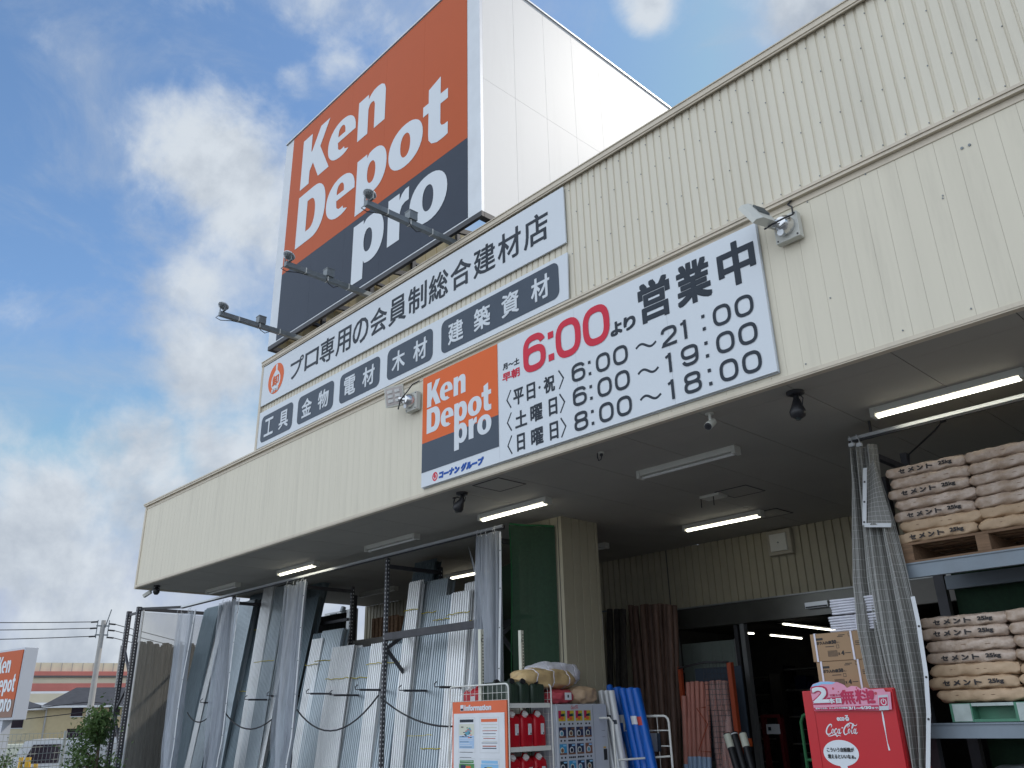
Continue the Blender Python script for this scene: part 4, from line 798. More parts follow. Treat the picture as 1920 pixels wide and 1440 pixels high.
def leaf(u0, v0, u1, v1, head, kind, sd):
    r = random.Random(sd); m = MB(); Tq = lambda u, v, e=0: (PX0+u*W, 6.6285-e, PZ1-.035-v*1.15)
    q = lambda a, b, c, d, mt, e: m.poly([[(a, b), (c, b), (c, d), (a, d)]], mt, lambda x, y: Tq(x, y, e))
    q(u0, v0, u1, v1, 'hem', .0002); q(u0+.012, v0+.01, u1-.012, v1-.01, 'board', .0006)
    q(u0+.03, v0+.018, u1-.03, v0+.045, head, .001); w_ = u1-u0; h_ = v1-v0
    if kind == 'map':
        m.poly([[(u0+.02, v0+.06), (u1-.02, v0+.06), (u1-.02, v0+.50*h_), (u0+.02, v0+.50*h_)]], 'pale', lambda x, y: Tq(x, y, .001))
        m.poly([[(u0+.45*w_, v0+.50*h_), (u0+.40*w_, v0+.42*h_), (u0+.55*w_, v0+.33*h_), (u0+.70*w_, v0+.28*h_), (u0+.78*w_, v0+.36*h_), (u0+.66*w_, v0+.50*h_)]], 'tealv', lambda x, y: Tq(x, y, .0014))
        q(u0+.02, v0+.52*h_, u1-.02, v1-.04, 'paleblue', .001)
        for k in range(14):
            a, b = u0+.05+r.random()*(w_-.14), v0+.08+r.random()*.33*h_; q(a, b, a+.035, b+.008, r.choice(['ink', 'orangev', 'greenc', 'ink']), .0016)
        for k in range(16): q(u0+.03, v0+.54*h_+k*.0155, u0+.03+(w_-.06)*r.uniform(.6, 1), v0+.54*h_+k*.0155+.004, 'signw' if k % 3 else 'ink', .0016)
    elif kind == 'text':
        y = v0+.065
        while y < v1-.04:
            hh = r.choice([.006, .006, .009]); L0 = r.uniform(.0, .12); q(u0+.03+L0*w_, y, u1-.03-L0*w_*r.random(), y+hh, r.choice(['lampw', 'lampw', 'slate', 'rust']), .001); y += hh+r.choice([.008, .010, .02])
    else:
        q(u0+.02, v0+.05, u1-.02, v1-.02, kind, .001)
        for k in range(9):
            a, b = u0+.04+r.random()*(w_-.16), v0+.06+r.random()*(h_-.14); q(a, b, a+.09, b+.05, r.choice(['yel2', 'signw', 'greenc', 'navy', 'orangev']), .0012+.0001*k)
    m.build('notice', po)
leaf(.12, .115, .44, .435, 'ink', 'map', 1); leaf(.52, .115, .87, .435, 'orangev', 'text', 2); leaf(.12, .48, .44, .78, 'greenc', 'greenc', 3); leaf(.52, .48, .87, .78, 'skyb', 'skyb', 4)
# jerry cans
def can(x, y, z, w_, d, h, mt, capm, label, group, handle='top'):
    t = thing('jerry_can', label, 'jerry can', (x, y, z), group=group); m = MB()
    pr = [(-.5, 0), (-.5, .72), (-.47, .80), (-.38, .88), (-.25, .97), (.30, .97), (.42, .90), (.5, .80), (.5, 0)]
    a = MB(); L_ = [rrect(-w_/2, -d/2, w_/2, d/2, .035, 4)]; nn = len(L_[0]); lv = [(0, .96), (.03, 1), (.72, 1), (.82, .96), (.90, .80), (.955, .55)]
    vs = []; 
    for f, s_ in lv: vs += [(q[0]*s_, q[1]*s_, h*f) for q in L_[0]]
    fs = [(k*nn+i, k*nn+(i+1) % nn, (k+1)*nn+(i+1) % nn, (k+1)*nn+i) for k in range(len(lv)-1) for i in range(nn)]+[tuple(range(nn))[::-1], tuple((len(lv)-1)*nn+i for i in range(nn))]
    a.add(vs, fs, mt, True); a.box((-w_*.10, -d/2-.003, h*.12), (-w_*.02, -d/2-.0, h*.74), mt); a.build('body', t, local=True)
    c = MB(); c.tube([(-w_*.10, -d*.30, h*.86), (-w_*.14, -d*.46, h*.97)], .034, capm, 14); c.build('cap', t, local=True)
    hd = MB(); hd.tube([(.0, -.02, h*.93), (.02, -.02, h*1.03), (w_*.35, -.02, h*1.03), (w_*.42, -.02, h*.9)], .012, mt if capm != 'black' else 'army', 8); hd.build('handle', t, local=True)
    if capm != 'black':
        l = MB(); l.box((.0, -d/2-.0045, h*.34), (w_*.27, -d/2-.001, h*.66), 'board'); l.box((w_*.17, -d/2-.006, h*.35), (w_*.24, -d/2-.0046, h*.40), 'print')
        for k in range(7): l.box((w_*.03, -d/2-.006, h*(.43+.03*k)), (w_*.22, -d/2-.0046, h*(.438+.03*k)), 'lampw')
        l.build('sticker', t, local=True)
    return t
hh = ZS1-.06-ZS2-.03; R90 = math.pi/2
for r_, (z, nm) in enumerate(((ZS2, 'under the green cans'), (ZS2-.44, 'in the bottom row'))):
    for k in range(3):
        o = can(XS-.17, 6.80+.20*k, z+.001, .19, .26, hh, 'redd', 'cap', f"red jerry can with white cap {nm}, {('nearest the board', 'middle', 'nearest the vending machine')[k]}", 'red jerry cans'); o.rotation_euler = (0, 0, R90)
a = at(880, 1300, X=-7.82); o = can(a.x, max(a.y, 6.86), ZS1-.10, .30, .22, .30, 'redd', 'cap', 'red jerry can on its own behind the wire panel above the board', 'red jerry cans')
m = MB(); m.box((-8.05, 6.72, ZS1-.14), (-7.64, 7.3, ZS1-.101), 'cream_post'); m.build('shelf_board', sh)
for k, (x, y) in enumerate(((-7.50, 6.80), (-7.24, 6.78), (-7.24, 6.95), (-7.24, 7.16))):
    o = can(x, y, ZS1+.001, .16 if k < 3 else .22, .25, .245, 'army', 'black', ('dark green jerry can at the back left, half behind the wire panel', 'dark green jerry can nearest the information board', 'dark green jerry can in the middle of the top board', 'dark green jerry can next to the tan bundle')[k], 'green jerry cans'); o.rotation_euler = (0, 0, R90)
# ================================================================ WHITE VENDING MACHINE
VX0, VX1, VY0, VY1, VZ = 0.0, .91, 0.0, .37, 1.748
vm = thing('vending_machine', 'white drinks vending machine with rows of small product pictures', 'vending machine', (XS, 7.375, 0), math.pi/2)
m = MB(); m.box((VX0, VY0, G0), (VX1, VY1, VZ), 'vm'); m.build('cabinet', vm, local=True, bevel=.008)
m = MB(); m.box((VX0+.02, VY0-.03, G0+.05), (VX1-.27, VY0-.001, VZ-.01), 'vm'); m.build('door', vm, local=True, bevel=.005)
T = front(VY0-.031)
sc = (VX1-VX0); fu = lambda px, py: at(px, py, Y=VY0-.031)
cols_px = [(1044, 1058), (1060, 1073.5), (1076, 1090), (1091.5, 1105)]; rows = [(1333, 1353.5), (1364, 1384), (1395, 1415.5), (1426, 1446)]
pal = [['yel2']*4, ['navy', 'navy', 'navy', 'navy'], ['cyan', 'navy', 'navy', 'brownc'], ['ink', 'cyan', 'navy', 'ink']]
for r_, (y0, y1) in enumerate(rows):
    for c_, (x0, x1) in enumerate(cols_px):
        A, B = fu(x0, y0), fu(x1, y1); gx = VX0+.045+c_*.145; w_ = .118; z1 = VZ-.072-r_*.176; z0 = z1-.112
        m = MB(); q = lambda a, b, c, d, mt, e: m.poly([[(a, b), (c, b), (c, d), (a, d)]], mt, lambda u, v: T(u, v, e))
        q(gx, z0, gx+w_, z1, pal[r_][c_], .001)
        if r_ == 0:
            q(gx, z0+.03, gx+w_*.42, z1, 'magenta', .0015); q(gx+w_*.55, z0+.05, gx+w_*.95, z1-.03, 'greenc', .0017); q(gx+w_*.3, z0+.05, gx+w_*.8, z0+.075, 'ink', .0019); m.poly([ell(gx+w_*.5, z0+.03, .03, .02, 12)], 'orangev', lambda u, v: T(u, v, .002))
        else:
            m.poly([ell(gx+w_*(.35+.1*(c_ % 2)), z0+.045, .034, .034, 16)], 'hem' if (r_+c_) % 2 else 'pale', lambda u, v: T(u, v, .0015)); m.poly([ell(gx+w_*(.37+.1*(c_ % 2)), z0+.045, .022, .022, 16)], ['navy', 'tealv', 'brownc', 'ink'][(r_+c_) % 4], lambda u, v: T(u, v, .0019)); q(gx+w_*.5, z1-.025, gx+w_*.95, z1-.008, 'skyb' if r_ > 1 else 'brownc', .0015); q(gx, z0, gx+w_, z0+.018, 'brownc', .0021)
        m.build('product_picture', vm, local=True)
        nb = 2 if (c_ in (0, 3) or r_ == 0) else 4
        m = MB()
        for k in range(nb): m.tube([(gx+w_*(k+.5)/nb, VY0-.036, z0-.030), (gx+w_*(k+.5)/nb, VY0-.031, z0-.030)], .0105, 'black', 10)
        m.build('selection_buttons', vm, local=True)
m = MB(); m.box((VX1-.255, VY0-.02, G0+.05), (VX1-.01, VY0-.001, VZ-.01), 'vm'); m.box((VX1-.10, VY0-.026, VZ-.62), (VX1-.045, VY0-.0205, VZ-.50), 'black'); m.box((VX1-.10, VY0-.023, VZ-.49), (VX1-.06, VY0-.0205, VZ-.475), 'yellow')
for z in (.30, .37): m.box((VX1-.115, VY0-.0215, VZ-z), (VX1-.055, VY0-.0205, VZ-z+.003), 'slate')
m.build('coin_panel', vm, local=True)
# the flowing script of the drink maker, drawn with strokes of changing width (unit: letter height 1)
def script(m, T, ox, oz, s, mt, sl=.22):
    U = lambda u, v, e=0: T(ox+(u+sl*v)*s, oz+v*s, e)
    def st(pts, w0, w1=None, e=.001):
        P = []                                   # smooth the control points
        pts = [Vector(p) for p in pts]; n = len(pts)
        for i in range(n-1):
            a, b, c, d = pts[max(i-1, 0)], pts[i], pts[i+1], pts[min(i+2, n-1)]
            for k in range(6):
                t = k/6; P.append(.5*((2*b)+(c-a)*t+(2*a-5*b+4*c-d)*t*t+(3*b-a-3*c+d)*t**3))
        P.append(pts[-1]); N_ = len(P)-1; w1 = w1 or w0
        ws = [(w1+(w0-w1)*math.sin(math.pi*i/N_))*1.0 for i in range(N_+1)]
        ribbon(m, [(p.x, p.y) for p in P], ws, U, mt, e=e)
    def bowl(x, y, rx, ry, e=.0013): m.poly([ell(x, y, rx, ry, 18), ell(x+.015, y, rx*.42, ry*.70, 14)], mt, lambda u, v: U(u, v, e))
    # C
    st([(.55, .72), (.60, .88), (.52, 1.0), (.36, .98), (.12, .72), (.02, .36), (.10, .08), (.32, .02), (.55, .14), (.66, .30)], .15, .05)
    # oca
    bowl(.74, .33, .135, .25); st([(.82, .52), (.92, .44), (1.0, .50)], .04, .03, .0016)
    st([(1.20, .46), (1.18, .56), (1.08, .56), (.97, .36), (1.02, .12), (1.16, .10), (1.28, .26)], .11, .04, .0019)
    bowl(1.42, .32, .13, .25, .0022); st([(1.58, .58), (1.53, .30), (1.56, .10), (1.66, .12), (1.74, .24)], .11, .04, .0025)
    # hyphen
    m.poly([[(1.74, .60), (1.92, .62), (1.90, .72), (1.72, .70)]], mt, lambda u, v: U(u, v, .001))
    # second C with the ribbon over ola
    st([(2.50, .70), (2.58, .86), (2.50, 1.02), (2.34, .96), (2.08, .66), (2.00, .30), (2.12, .02), (2.32, .02), (2.46, .16)], .15, .05)
    st([(2.40, .66), (2.42, .92), (2.56, 1.10), (2.84, 1.08), (3.10, .90), (3.32, .86), (3.46, 1.02)], .10, .03, .0016)
    bowl(2.60, .33, .135, .25, .0028)
    st([(2.78, .30), (2.98, .66), (3.06, .96), (2.98, 1.0), (2.90, .70), (2.88, .22), (2.96, .08), (3.08, .20)], .10, .05, .0022)
    bowl(3.22, .32, .13, .25, .0031); st([(3.38, .58), (3.33, .30), (3.36, .10), (3.46, .10), (3.56, .22)], .11, .04, .0034)
    # tail under the first word
    st([(.16, .06), (.30, -.14), (.62, -.12), (.95, -.02), (1.20, -.06), (1.26, -.20), (1.42, -.08), (1.70, -.16)], .11, .03, .0013)
m = MB(); script(m, front(VY0-.0315), VX0+.26, VZ-.052, .034, 'crimson'); m.build('brand_script', vm, local=True)

# ---- bundles on top of it
def sack(name, c, sx, sy, sz, mt, label, cat, seed=0, straps=0, sm='tape', rx=0, flat=.0):
    rnd = random.Random(seed); t = thing(name, label, cat, c); m = MB(); ph = [rnd.uniform(0, 6.28) for _ in range(8)]
    rot = Matrix.Rotation(rx, 3, 'Z')
    def fn(u, v):
        th = 2*math.pi*u; a = -1+2*v; s_ = (1-abs(a)**3.2)**.42 if abs(a) < 1 else 0
        cy = math.copysign(abs(math.cos(th))**.72, math.cos(th)); cz = math.copysign(abs(math.sin(th))**.72, math.sin(th))
        w_ = 1+.05*math.sin(5*th+ph[0]+4*a)+.035*math.sin(9*th+ph[1]-7*a)+.03*math.sin(11*a+ph[2]+2*th)
        if straps: w_ *= 1-.07*sum(math.exp(-((a-(-.55+1.1*k/max(1, straps-1)))/.05)**2) for k in range(straps))
        p = Vector((a*sx/2*(1+.03*math.sin(th*3+ph[3])), cy*s_*sy/2*w_, sz/2+cz*s_*sz/2*w_*(1 if cz > 0 else 1-flat)))
        return rot @ p
    m.grid(fn, 40, 30, mt); m.build('body', t, local=True)
    for k in range(straps):
        a = -.55+1.1*k/max(1, straps-1); q = MB(); v = (a+1)/2; q.tube([Vector(fn(i/24, v)) + (Vector(fn(i/24, v))-rot @ Vector((a*sx/2, 0, sz/2))).normalized()*.003 for i in range(25)], .007, sm, 5); q.build('strap', t, local=True)
    return t
sack('sack_bundle', (-7.27, 7.60, VZ+.001), .44, .32, .165, 'sackp', 'red sack with white label lying on the white vending machine', 'sack', 1, rx=R90)
sack('paper_bundle', (-7.28, 8.02, VZ+.001), .46, .34, .20, 'kraft', 'brown paper bundle at the right end on top of the white vending machine', 'bundle', 2, rx=R90)
m = MB(); m.box((-7.105, 7.58, VZ+.045), (-7.10, 7.69, VZ+.125), 'board'); m.box((-7.0995, 7.62, VZ+.07), (-7.0985, 7.645, VZ+.10), 'print'); tag(m.build('paper_label'), 'small white label on the red sack above the vending machine', 'label')
sack('wrapped_bundle', (-7.30, 7.42, VZ+.165), 1.02, .38, .23, 'sackt', 'large tan wrapped bundle strapped with white cord above the red sack', 'bundle', 3, 3, rx=R90+.06)
sack('white_bundle', (-7.62, 7.92, VZ+.20), .86, .40, .30, 'sackw', 'white plastic sack bundle behind the tan one', 'bundle', 4, 3, rx=R90)
m = MB(); m.box((-7.85, 7.4, VZ+.14), (-7.46, 8.04, VZ+.195), 'wood'); m.box((-7.84, 7.42, G0), (-7.76, 7.5, VZ+.139), 'steel'); m.box((-7.84, 7.94, G0), (-7.76, 8.02, VZ+.139), 'steel'); tag(m.build('stock_stand'), 'low stand behind the vending machine carrying the white bundle', 'stand')

# ================================================================ ROLLS LEANING BY THE COLUMN
def roll(a, b, r, mt, name, label, cat, group, lab=None, inner=None):
    t = thing(name, label, cat, tuple(b), group=group); A, B = Vector(a), Vector(b); m = MB(); rnd = random.Random(int(A.x*97)); ph = rnd.uniform(0, 6)
    n = 20; nz = 14; d = (A-B); ax = d.normalized(); x_ = ax.cross(Vector((0, 1, 0))).normalized(); y_ = ax.cross(x_)
    m.grid(lambda u, v: B+d*v+(x_*math.cos(2*math.pi*u)+y_*math.sin(2*math.pi*u))*r*(1+.05*math.sin(6*math.pi*u+ph+2*v)+.02*math.sin(13*v+ph)), n, nz, mt)
    m.tube([A-ax*.004, A-ax*.001], r*.97, inner or mt, 18); m.tube([A, A+ax*.002], r*.45, 'black', 12); m.build('roll_body', t)
    if lab:
        q = MB(); c = B+d*lab[0]; w_ = r*.9; hh_ = lab[1]/2
        vs = []; 
        for j in (-1, 1):
            for i in range(7):
                an = R_(-130+80*i/6); vs.append(c+ax*hh_*j+(x_*math.cos(an)+y_*math.sin(an))*0+Vector((math.sin(R_(-50+100*i/6)), -math.cos(R_(-50+100*i/6)), 0))*(r*1.075))
        q.add(vs, [(i, i+1, 8+i, 7+i) for i in range(6)], lab[2], True); q.build('paper_label', t)
    return t
def rpx(pt, pb, Ya, Yb, r, mt, **k):
    a = at(*pt, Y=Ya); b = at(*pb, Y=Yb); d = (b-a); b = a+d*((a.z-.13)/(a.z-b.z)); roll(a, b, r, mt, **k)
for i, (xt, xb) in enumerate(((1127, 1150), (1137, 1161), (1146, 1170))):
    rpx((xt, 1296), (xb, 1440), 8.5-.03*i, 8.38-.03*i, .040, 'silver', name='plastic_roll', label=('leftmost of the three thin silvery rolls next to the vending machine', 'middle one of the three thin silvery rolls', 'silvery roll touching the blue rolls')[i], cat='roll', group='silvery rolls', lab=(.86-.03*i, .05, 'ink'))
for i, (xt, yt, xb, Y) in enumerate(((1141, 1287, 1178, 8.86), (1157, 1291, 1190, 8.78), (1168, 1293, 1199, 8.62), (1181, 1292, 1211, 8.60), (1192, 1293, 1224, 8.54))):
    rpx((xt, yt), (xb, 1440), Y, Y-.15, .058, 'bluev', name='tarpaulin_roll', label=('blue roll at the very left, mostly hidden by the silvery rolls', 'blue roll second from left', 'blue roll in the middle of five, unlabelled', 'blue roll with colourful label second from right', 'blue roll at the right end with a red label')[i], cat='roll', group='blue tarpaulin rolls', lab=None if i == 2 else (.80, .10, ('board', 'board', 'board', 'board', 'flower')[i]))
# roll cage trolley
rc = thing('roll_cage', 'pale tubular roll cage trolley holding the blue rolls', 'roll cage', (-6.0, 8.2, G0))
def cage(x0, x1, y, zt, nm, bars=3):
    m = MB(); r = .07; pts = [(x0, y, G0), (x0, y, zt-r)]+[(x0+r-r*math.cos(R_(a)), y, zt-r+r*math.sin(R_(a))) for a in (30, 60, 90)]+[(x1-r+r*math.sin(R_(a)), y, zt-r+r*math.cos(R_(a))) for a in (0, 30, 60, 90)]+[(x1, y, G0)]
    m.tube(pts, .014, 'wsteel', 8)
    for z in (zt-.16, zt-.33): m.tube([(x0, y, z), (x1, y, z)], .008, 'wsteel', 6)
    for k in range(1, bars+1): m.tube([(x0+(x1-x0)*k/(bars+1), y, G0+.1), (x0+(x1-x0)*k/(bars+1), y, zt)], .0045, 'wsteel', 5)
    m.build(nm, rc)
p = at(1253, 1342, Y=8.65); cage(p.x-.68, p.x, 8.65, p.z, 'side_frame'); p2 = at(1150, 1346, Y=7.1); 
m = MB(); q = at(1146, 1346, Y=8.12); m.tube([(-7.06, 8.12, q.z), (q.x-.03, 8.12, q.z), (q.x+.02, 8.12, q.z-.05), (q.x+.045, 8.12, .13)], .013, 'wsteel', 8); m.build('near_frame', rc)
q1, q2 = at(1160, 1425, Y=8.12), at(1256, 1418, Y=8.64); m = MB(); m.tube([q1, q2], .012, 'wsteel', 8); m.build('retaining_bar', rc)
m = MB(); q = at(1226, 1390, Y=8.66); m.box((q.x-.09, 8.63, q.z-.11), (q.x+.07, 8.635, q.z+.09), 'alu'); m.box((q.x+.075, 8.63, q.z-.11), (q.x+.12, 8.635, q.z+.09), 'ink'); m.build('name_plate', rc)

# ================================================================ BROWN POLES AND SALMON TUBES BY THE WALL
rnd = random.Random(11)
def wob(a, b, n=9, k=.01):
    a, b = Vector(a), Vector(b); p1, p2 = rnd.uniform(0, 6), rnd.uniform(0, 6)
    return [a.lerp(b, i/n)+Vector((k*math.sin(4*i/n+p1), k*math.sin(3*i/n+p2), 0)) for i in range(n+1)]
k = 0
PW = ['first', 'second', 'third', 'fourth', 'fifth', 'sixth', 'seventh', 'eighth', 'ninth', 'tenth']
for xt, xb, yt, dk in [(1143, 1150, 1143, 1), (1157, 1166, 1143, 1), (1168, 1178, 1143, 1), (1182, 1208, 1136, 0), (1193, 1218, 1137, 0), (1203, 1226, 1135, 0), (1211, 1232, 1134, 0), (1220, 1240, 1135, 0), (1229, 1246, 1134, 0), (1238, 1255, 1133, 0), (1246, 1262, 1134, 0), (1254, 1268, 1135, 0), (1262, 1274, 1136, 0)]:
    a = at(xt, yt, Y=10.7-.05*(k % 3)); b = at(xb, 1440, Y=10.35-.05*(k % 3)); d = b-a; b = a+d*((a.z-.13)/(a.z-b.z))
    m = MB(); m.tube(wob(a, b), [.050+.006*math.sin(i*1.9+k) for i in range(10)], 'mesh_dark' if dk else 'brown', 10)
    tag(m.build('timber_pole'), f'nearly black upright pole by the back wall, {PW[k]} from the left' if dk else f'brown pole by the back wall, {PW[k-3]} from the left of the brown ones', 'pole', 'dark poles by the back wall' if dk else 'brown poles by the back wall'); k += 1
m = MB(); a = at(1120, 1152, Y=9.6); b = at(1130, 1200, Y=9.6); m.box((a.x, 9.6, b.z), (b.x, 9.63, a.z), 'hem'); 
for z in range(5): m.box((a.x+.012, 9.597, b.z+.05+.07*z), (a.x+.03, 9.599, b.z+.08+.07*z), 'ink')
m.tube([(a.x-.1, 9.6, a.z+.03), (b.x+.1, 9.6, a.z+.03)], .012, 'galv', 6); tag(m.build('hanging_banner'), 'small pale hanging banner next to the column', 'banner')
# tube rack with orange uprights and mesh side
tr_ = thing('tube_rack', 'rack with orange uprights and mesh side holding salmon tubes', 'rack', (-7.3, 10.3, G0))
ZT = at(1350, 1245, Y=10.3).z; xl = at(1279, 1300, Y=10.3).x; xr = at(1375, 1300, Y=10.3).x; xm = at(1343, 1300, Y=9.9).x
m = MB(); m.box((xl-.025, 10.28, G0), (xl+.025, 10.33, ZT), 'rust'); m.build('upright', tr_); m = MB(); m.box((xr-.035, 10.26, G0), (xr+.035, 10.33, ZT+.01), 'rust'); m.build('upright', tr_)
m = MB(); m.tube([(xl, 10.27, ZT-.02), (xr-.2, 10.0, ZT+.02), (xr-.0, 10.27, ZT+.02)], .014, 'steel', 6); m.build('top_rail', tr_)
m = MB(); x0_ = xr-.22
for kk in range(8): m.tube([(x0_+.19*kk/7, 9.98+.28*kk/7, .6), (x0_+.19*kk/7, 9.98+.28*kk/7, ZT+.01)], .003, 'steel', 4, False)
for kk in range(26): z = .6+(ZT-.6)*kk/25; m.tube([(x0_, 9.98, z), (x0_+.19, 10.26, z)], .003, 'steel', 4, False)
m.build('mesh_side', tr_)
m = MB(); m.box((xl+.03, 10.62, 1.0), (xr-.04, 10.64, ZT-.02), 'slate'); m.build('rear_sheet', tr_)
m = MB(); a = at(1306, 1328, Y=9.95); m.tube([at(1323, 1326, Y=9.95), a, at(1327, 1358, Y=9.95), at(1310, 1408, Y=9.95), at(1333, 1410, Y=9.95)], .008, 'rust', 6); m.build('bent_hook', tr_)
for i, (xt, yt) in enumerate(((1282, 1305), (1290, 1280), (1298, 1279), (1307, 1278), (1316, 1279), (1325, 1279), (1336, 1278), (1348, 1277), (1358, 1278))):
    a = at(xt, yt, Y=10.35 if i else 10.2); b = at(xt+(5 if i < 6 else 14), 1440, Y=10.1); d = b-a; b = a+d*((a.z-.13)/(a.z-b.z)); r = .034 if i < 6 else .048
    t = thing('salmon_tube', ('short salmon tube at the left end of the tube rack' if i == 0 else f'bare salmon tube in the tube rack, {PW[i-1]} right of the short one' if i < 6 else f'film wrapped salmon tube behind the mesh side, {PW[i-6]} of three'), 'tube', tuple(b), group='short tube' if i == 0 else ('bare salmon tubes' if i < 6 else 'wrapped salmon tubes'))
    m = MB(); m.tube([a, b], r, 'pink', 14); m.tube([a+Vector((0, 0, .001)), a+Vector((0, 0, .003))], r*.8, 'black', 12); m.build('body', t)
    f = .62
    if i < 6:
        q = MB(); c0 = a.lerp(b, .50); c1 = a.lerp(b, .62); q.tube([c0, c1], r*1.03, 'paleblue', 14); q.build('paper_sleeve', t)
    else:
        q = MB(); d = b-a; q.grid(lambda u, v: a+d*v+Vector((math.cos(6.283*u), math.sin(6.283*u), 0))*r*(1.12+.1*math.sin(20*v+9*u)), 14, 24, 'film'); q.build('film_wrap', t)
for i, (xt, xb) in enumerate(((1330, 1340), (1345, 1358), (1354, 1367))):
    xt += 2; a = at(xt+36, 1376, Y=9.7); b = at(xb+42, 1440, Y=9.6); xt += 0
    if i: a = at(1366+16*i-6, 1374, Y=9.75); b = at(1380+15*i, 1440, Y=9.65)
    else: a = at(1327+0+36, 1376, Y=9.7)
    d = b-a; b = a+d*((a.z-.13)/(a.z-b.z)); t = thing('black_roll', ('left black roll with cream label in front of the tube rack', 'middle plain black roll with a white tie', 'right black roll with cream label beside the door frame')[i], 'roll', tuple(b)); m = MB(); m.tube([a, b], .045, 'black', 14); m.build('body', t)
    q = MB(); q.tube([a.lerp(b, .01), a.lerp(b, .13 if i != 1 else .02)], .0465, 'pale' if i != 1 else 'hem', 14); q.build('paper_label', t)
m = MB(); a = at(1400, 1392, Y=10.6); m.box((a.x-.06, 10.6, a.z-.05), (a.x+.06, 10.64, a.z+.05), 'orangev'); tag(m.build('orange_sign'), 'small orange sign at the foot of the door frame', 'sign')

# ================================================================ INSIDE THE SHOP
def itube(x0, y0, x1, y1, z, lab):
    t = thing('interior_light', lab, 'ceiling light', (x0, y0, z), group=None); m = MB(); m.tube([(x0, y0, z), (x1, y1, z)], .02, 'tube_on', 8); m.build('tube', t); m = MB(); m.box((min(x0, x1)-.03, min(y0, y1)-.0, z+.03), (max(x0, x1)+.03, max(y0, y1)+.04, z+.06), 'dark'); m.build('housing', t)
def ipx(p, q, z, lab): a = at(*p, Z=z); b = at(*q, Z=z); itube(a.x, a.y, b.x, b.y, z, lab)
ipx((1469, 1170), (1572, 1183), 3.55, 'long lit tube inside the shop just left of the cartons'); ipx((1445, 1191), (1503, 1197), 3.55, 'lit tube inside the shop in the middle of the doorway'); ipx((1397, 1187), (1413, 1188), 3.55, 'short piece of lit tube just inside the door frame')
for i, (x, y) in enumerate(((-10.2, 14.5), (-8.2, 16.5), (-12.5, 19.5))):
    t = thing('shop_shelf', ('stocked shelf inside the shop nearest the door frame', 'stocked shelf in the middle of the dark shop', 'stocked shelf far back in the shop')[i], 'shelf', (x, y, 0)); m = MB()
    for z in (.5, 1.0, 1.5, 2.0, 2.4): m.box((x-1.1, y, z), (x+1.1, y+.5, z+.03), 'concrete')
    m.box((x-1.12, y, 0), (x-1.08, y+.5, 2.5), 'steel'); m.box((x+1.08, y, 0), (x+1.12, y+.5, 2.5), 'steel'); m.build('frame', t); r = random.Random(i)
    for zi, z in enumerate((.53, 1.03, 1.53, 2.03)):
        m = MB(); xx = x-1.0
        while xx < x+.9: w_ = r.uniform(.1, .3); m.box((xx, y+.04, z), (xx+w_*.9, y+.4, z+r.uniform(.1, .36)), r.choice(['dark', 'hem', 'steel', 'cartond', 'navy', 'dark', 'galv'])); xx += w_
        m.build('goods_row', t)
t = thing('red_stand', 'dim red display stand with a white notice inside the doorway', 'stand', (-5.9, 11.9, 0)); a = at(1425, 1340, Y=12.2); b = at(1462, 1340, Y=12.2)
m = MB(); m.box((a.x, 12.2, 0), (a.x+.05, 12.3, a.z), 'redk'); m.box((b.x-.05, 12.2, 0), (b.x, 12.3, a.z), 'redk'); m.box((a.x, 12.21, a.z-.05), (b.x, 12.29, a.z), 'redk'); m.build('frame', t)
c = at(1450, 1367, Y=12.18); m = MB(); m.box((c.x-.11, 12.17, c.z-.07), (c.x+.11, 12.18, c.z+.07), 'board'); m.box((c.x-.08, 12.168, c.z-.02), (c.x-.03, 12.17, c.z+.03), 'ink'); m.build('notice', t)

# ================================================================ CARTONS, BUNDLES, RED VENDING MACHINE
RX0, RX1, RY0, RY1, RZ = -3.80, -3.02, 7.0, 7.65, 1.765
rv = thing('vending_machine', 'red drinks vending machine with white script lettering and pink banner', 'vending machine', (-3.4, 7.3, G0))
m = MB(); m.box((RX0, RY0+.03, G0), (RX1, RY1, RZ), 'red'); m.build('cabinet', rv, bevel=.01)
m = MB(); m.box((RX0+.095, RY0, G0+.03), (RX1, RY0+.028, RZ-.01), 'red'); m.build('door', rv, bevel=.006)
m = MB(); m.box((RX0, RY0+.01, G0+.03), (RX0+.09, RY0+.028, RZ), 'red'); m.build('side_strip', rv, bevel=.004)
T = front(RY0-.001)
m = MB(); aL = at(1549, 1376, Y=RY0); script(m, T, aL.x+.00, aL.z-.005, .076, 'signw'); 
b = at(1569, 1346, Y=RY0); text(m, 'ecoる', b.x, b.z-.025, b.x+.105, b.z+.02, T, 'signw', .002); m.build('brand_script', rv)
m = MB(); c = at(1577, 1412, Y=RY0); cx, cz = c.x, c.z
bub = ell(cx, cz, .150, .098, 36); bub = [p for p in bub if not (p[1] < cz-.085 and p[0] > cx-.03 and p[0] < cx+.04)]
m.poly([ell(cx, cz, .150, .098, 40)], 'signw', lambda u, v: T(u, v, .001)); m.poly([[(cx-.03, cz-.09), (cx+.04, cz-.092), (cx+.03, cz-.17)]], 'signw', lambda u, v: T(u, v, .0015))
text(m, 'こういう自販機が', cx-.115, cz+.008, cx+.115, cz+.042, lambda u, v, e=0: T(u, v, e+.003), 'print', .0008); text(m, '増えるといいなぁ。', cx-.115, cz-.042, cx+.12, cz-.008, lambda u, v, e=0: T(u, v, e+.003), 'print', .0008)
m.poly([ell(cx+.10, cz-.20, .10, .05, 24)], 'signw', T); m.build('speech_bubble', rv)
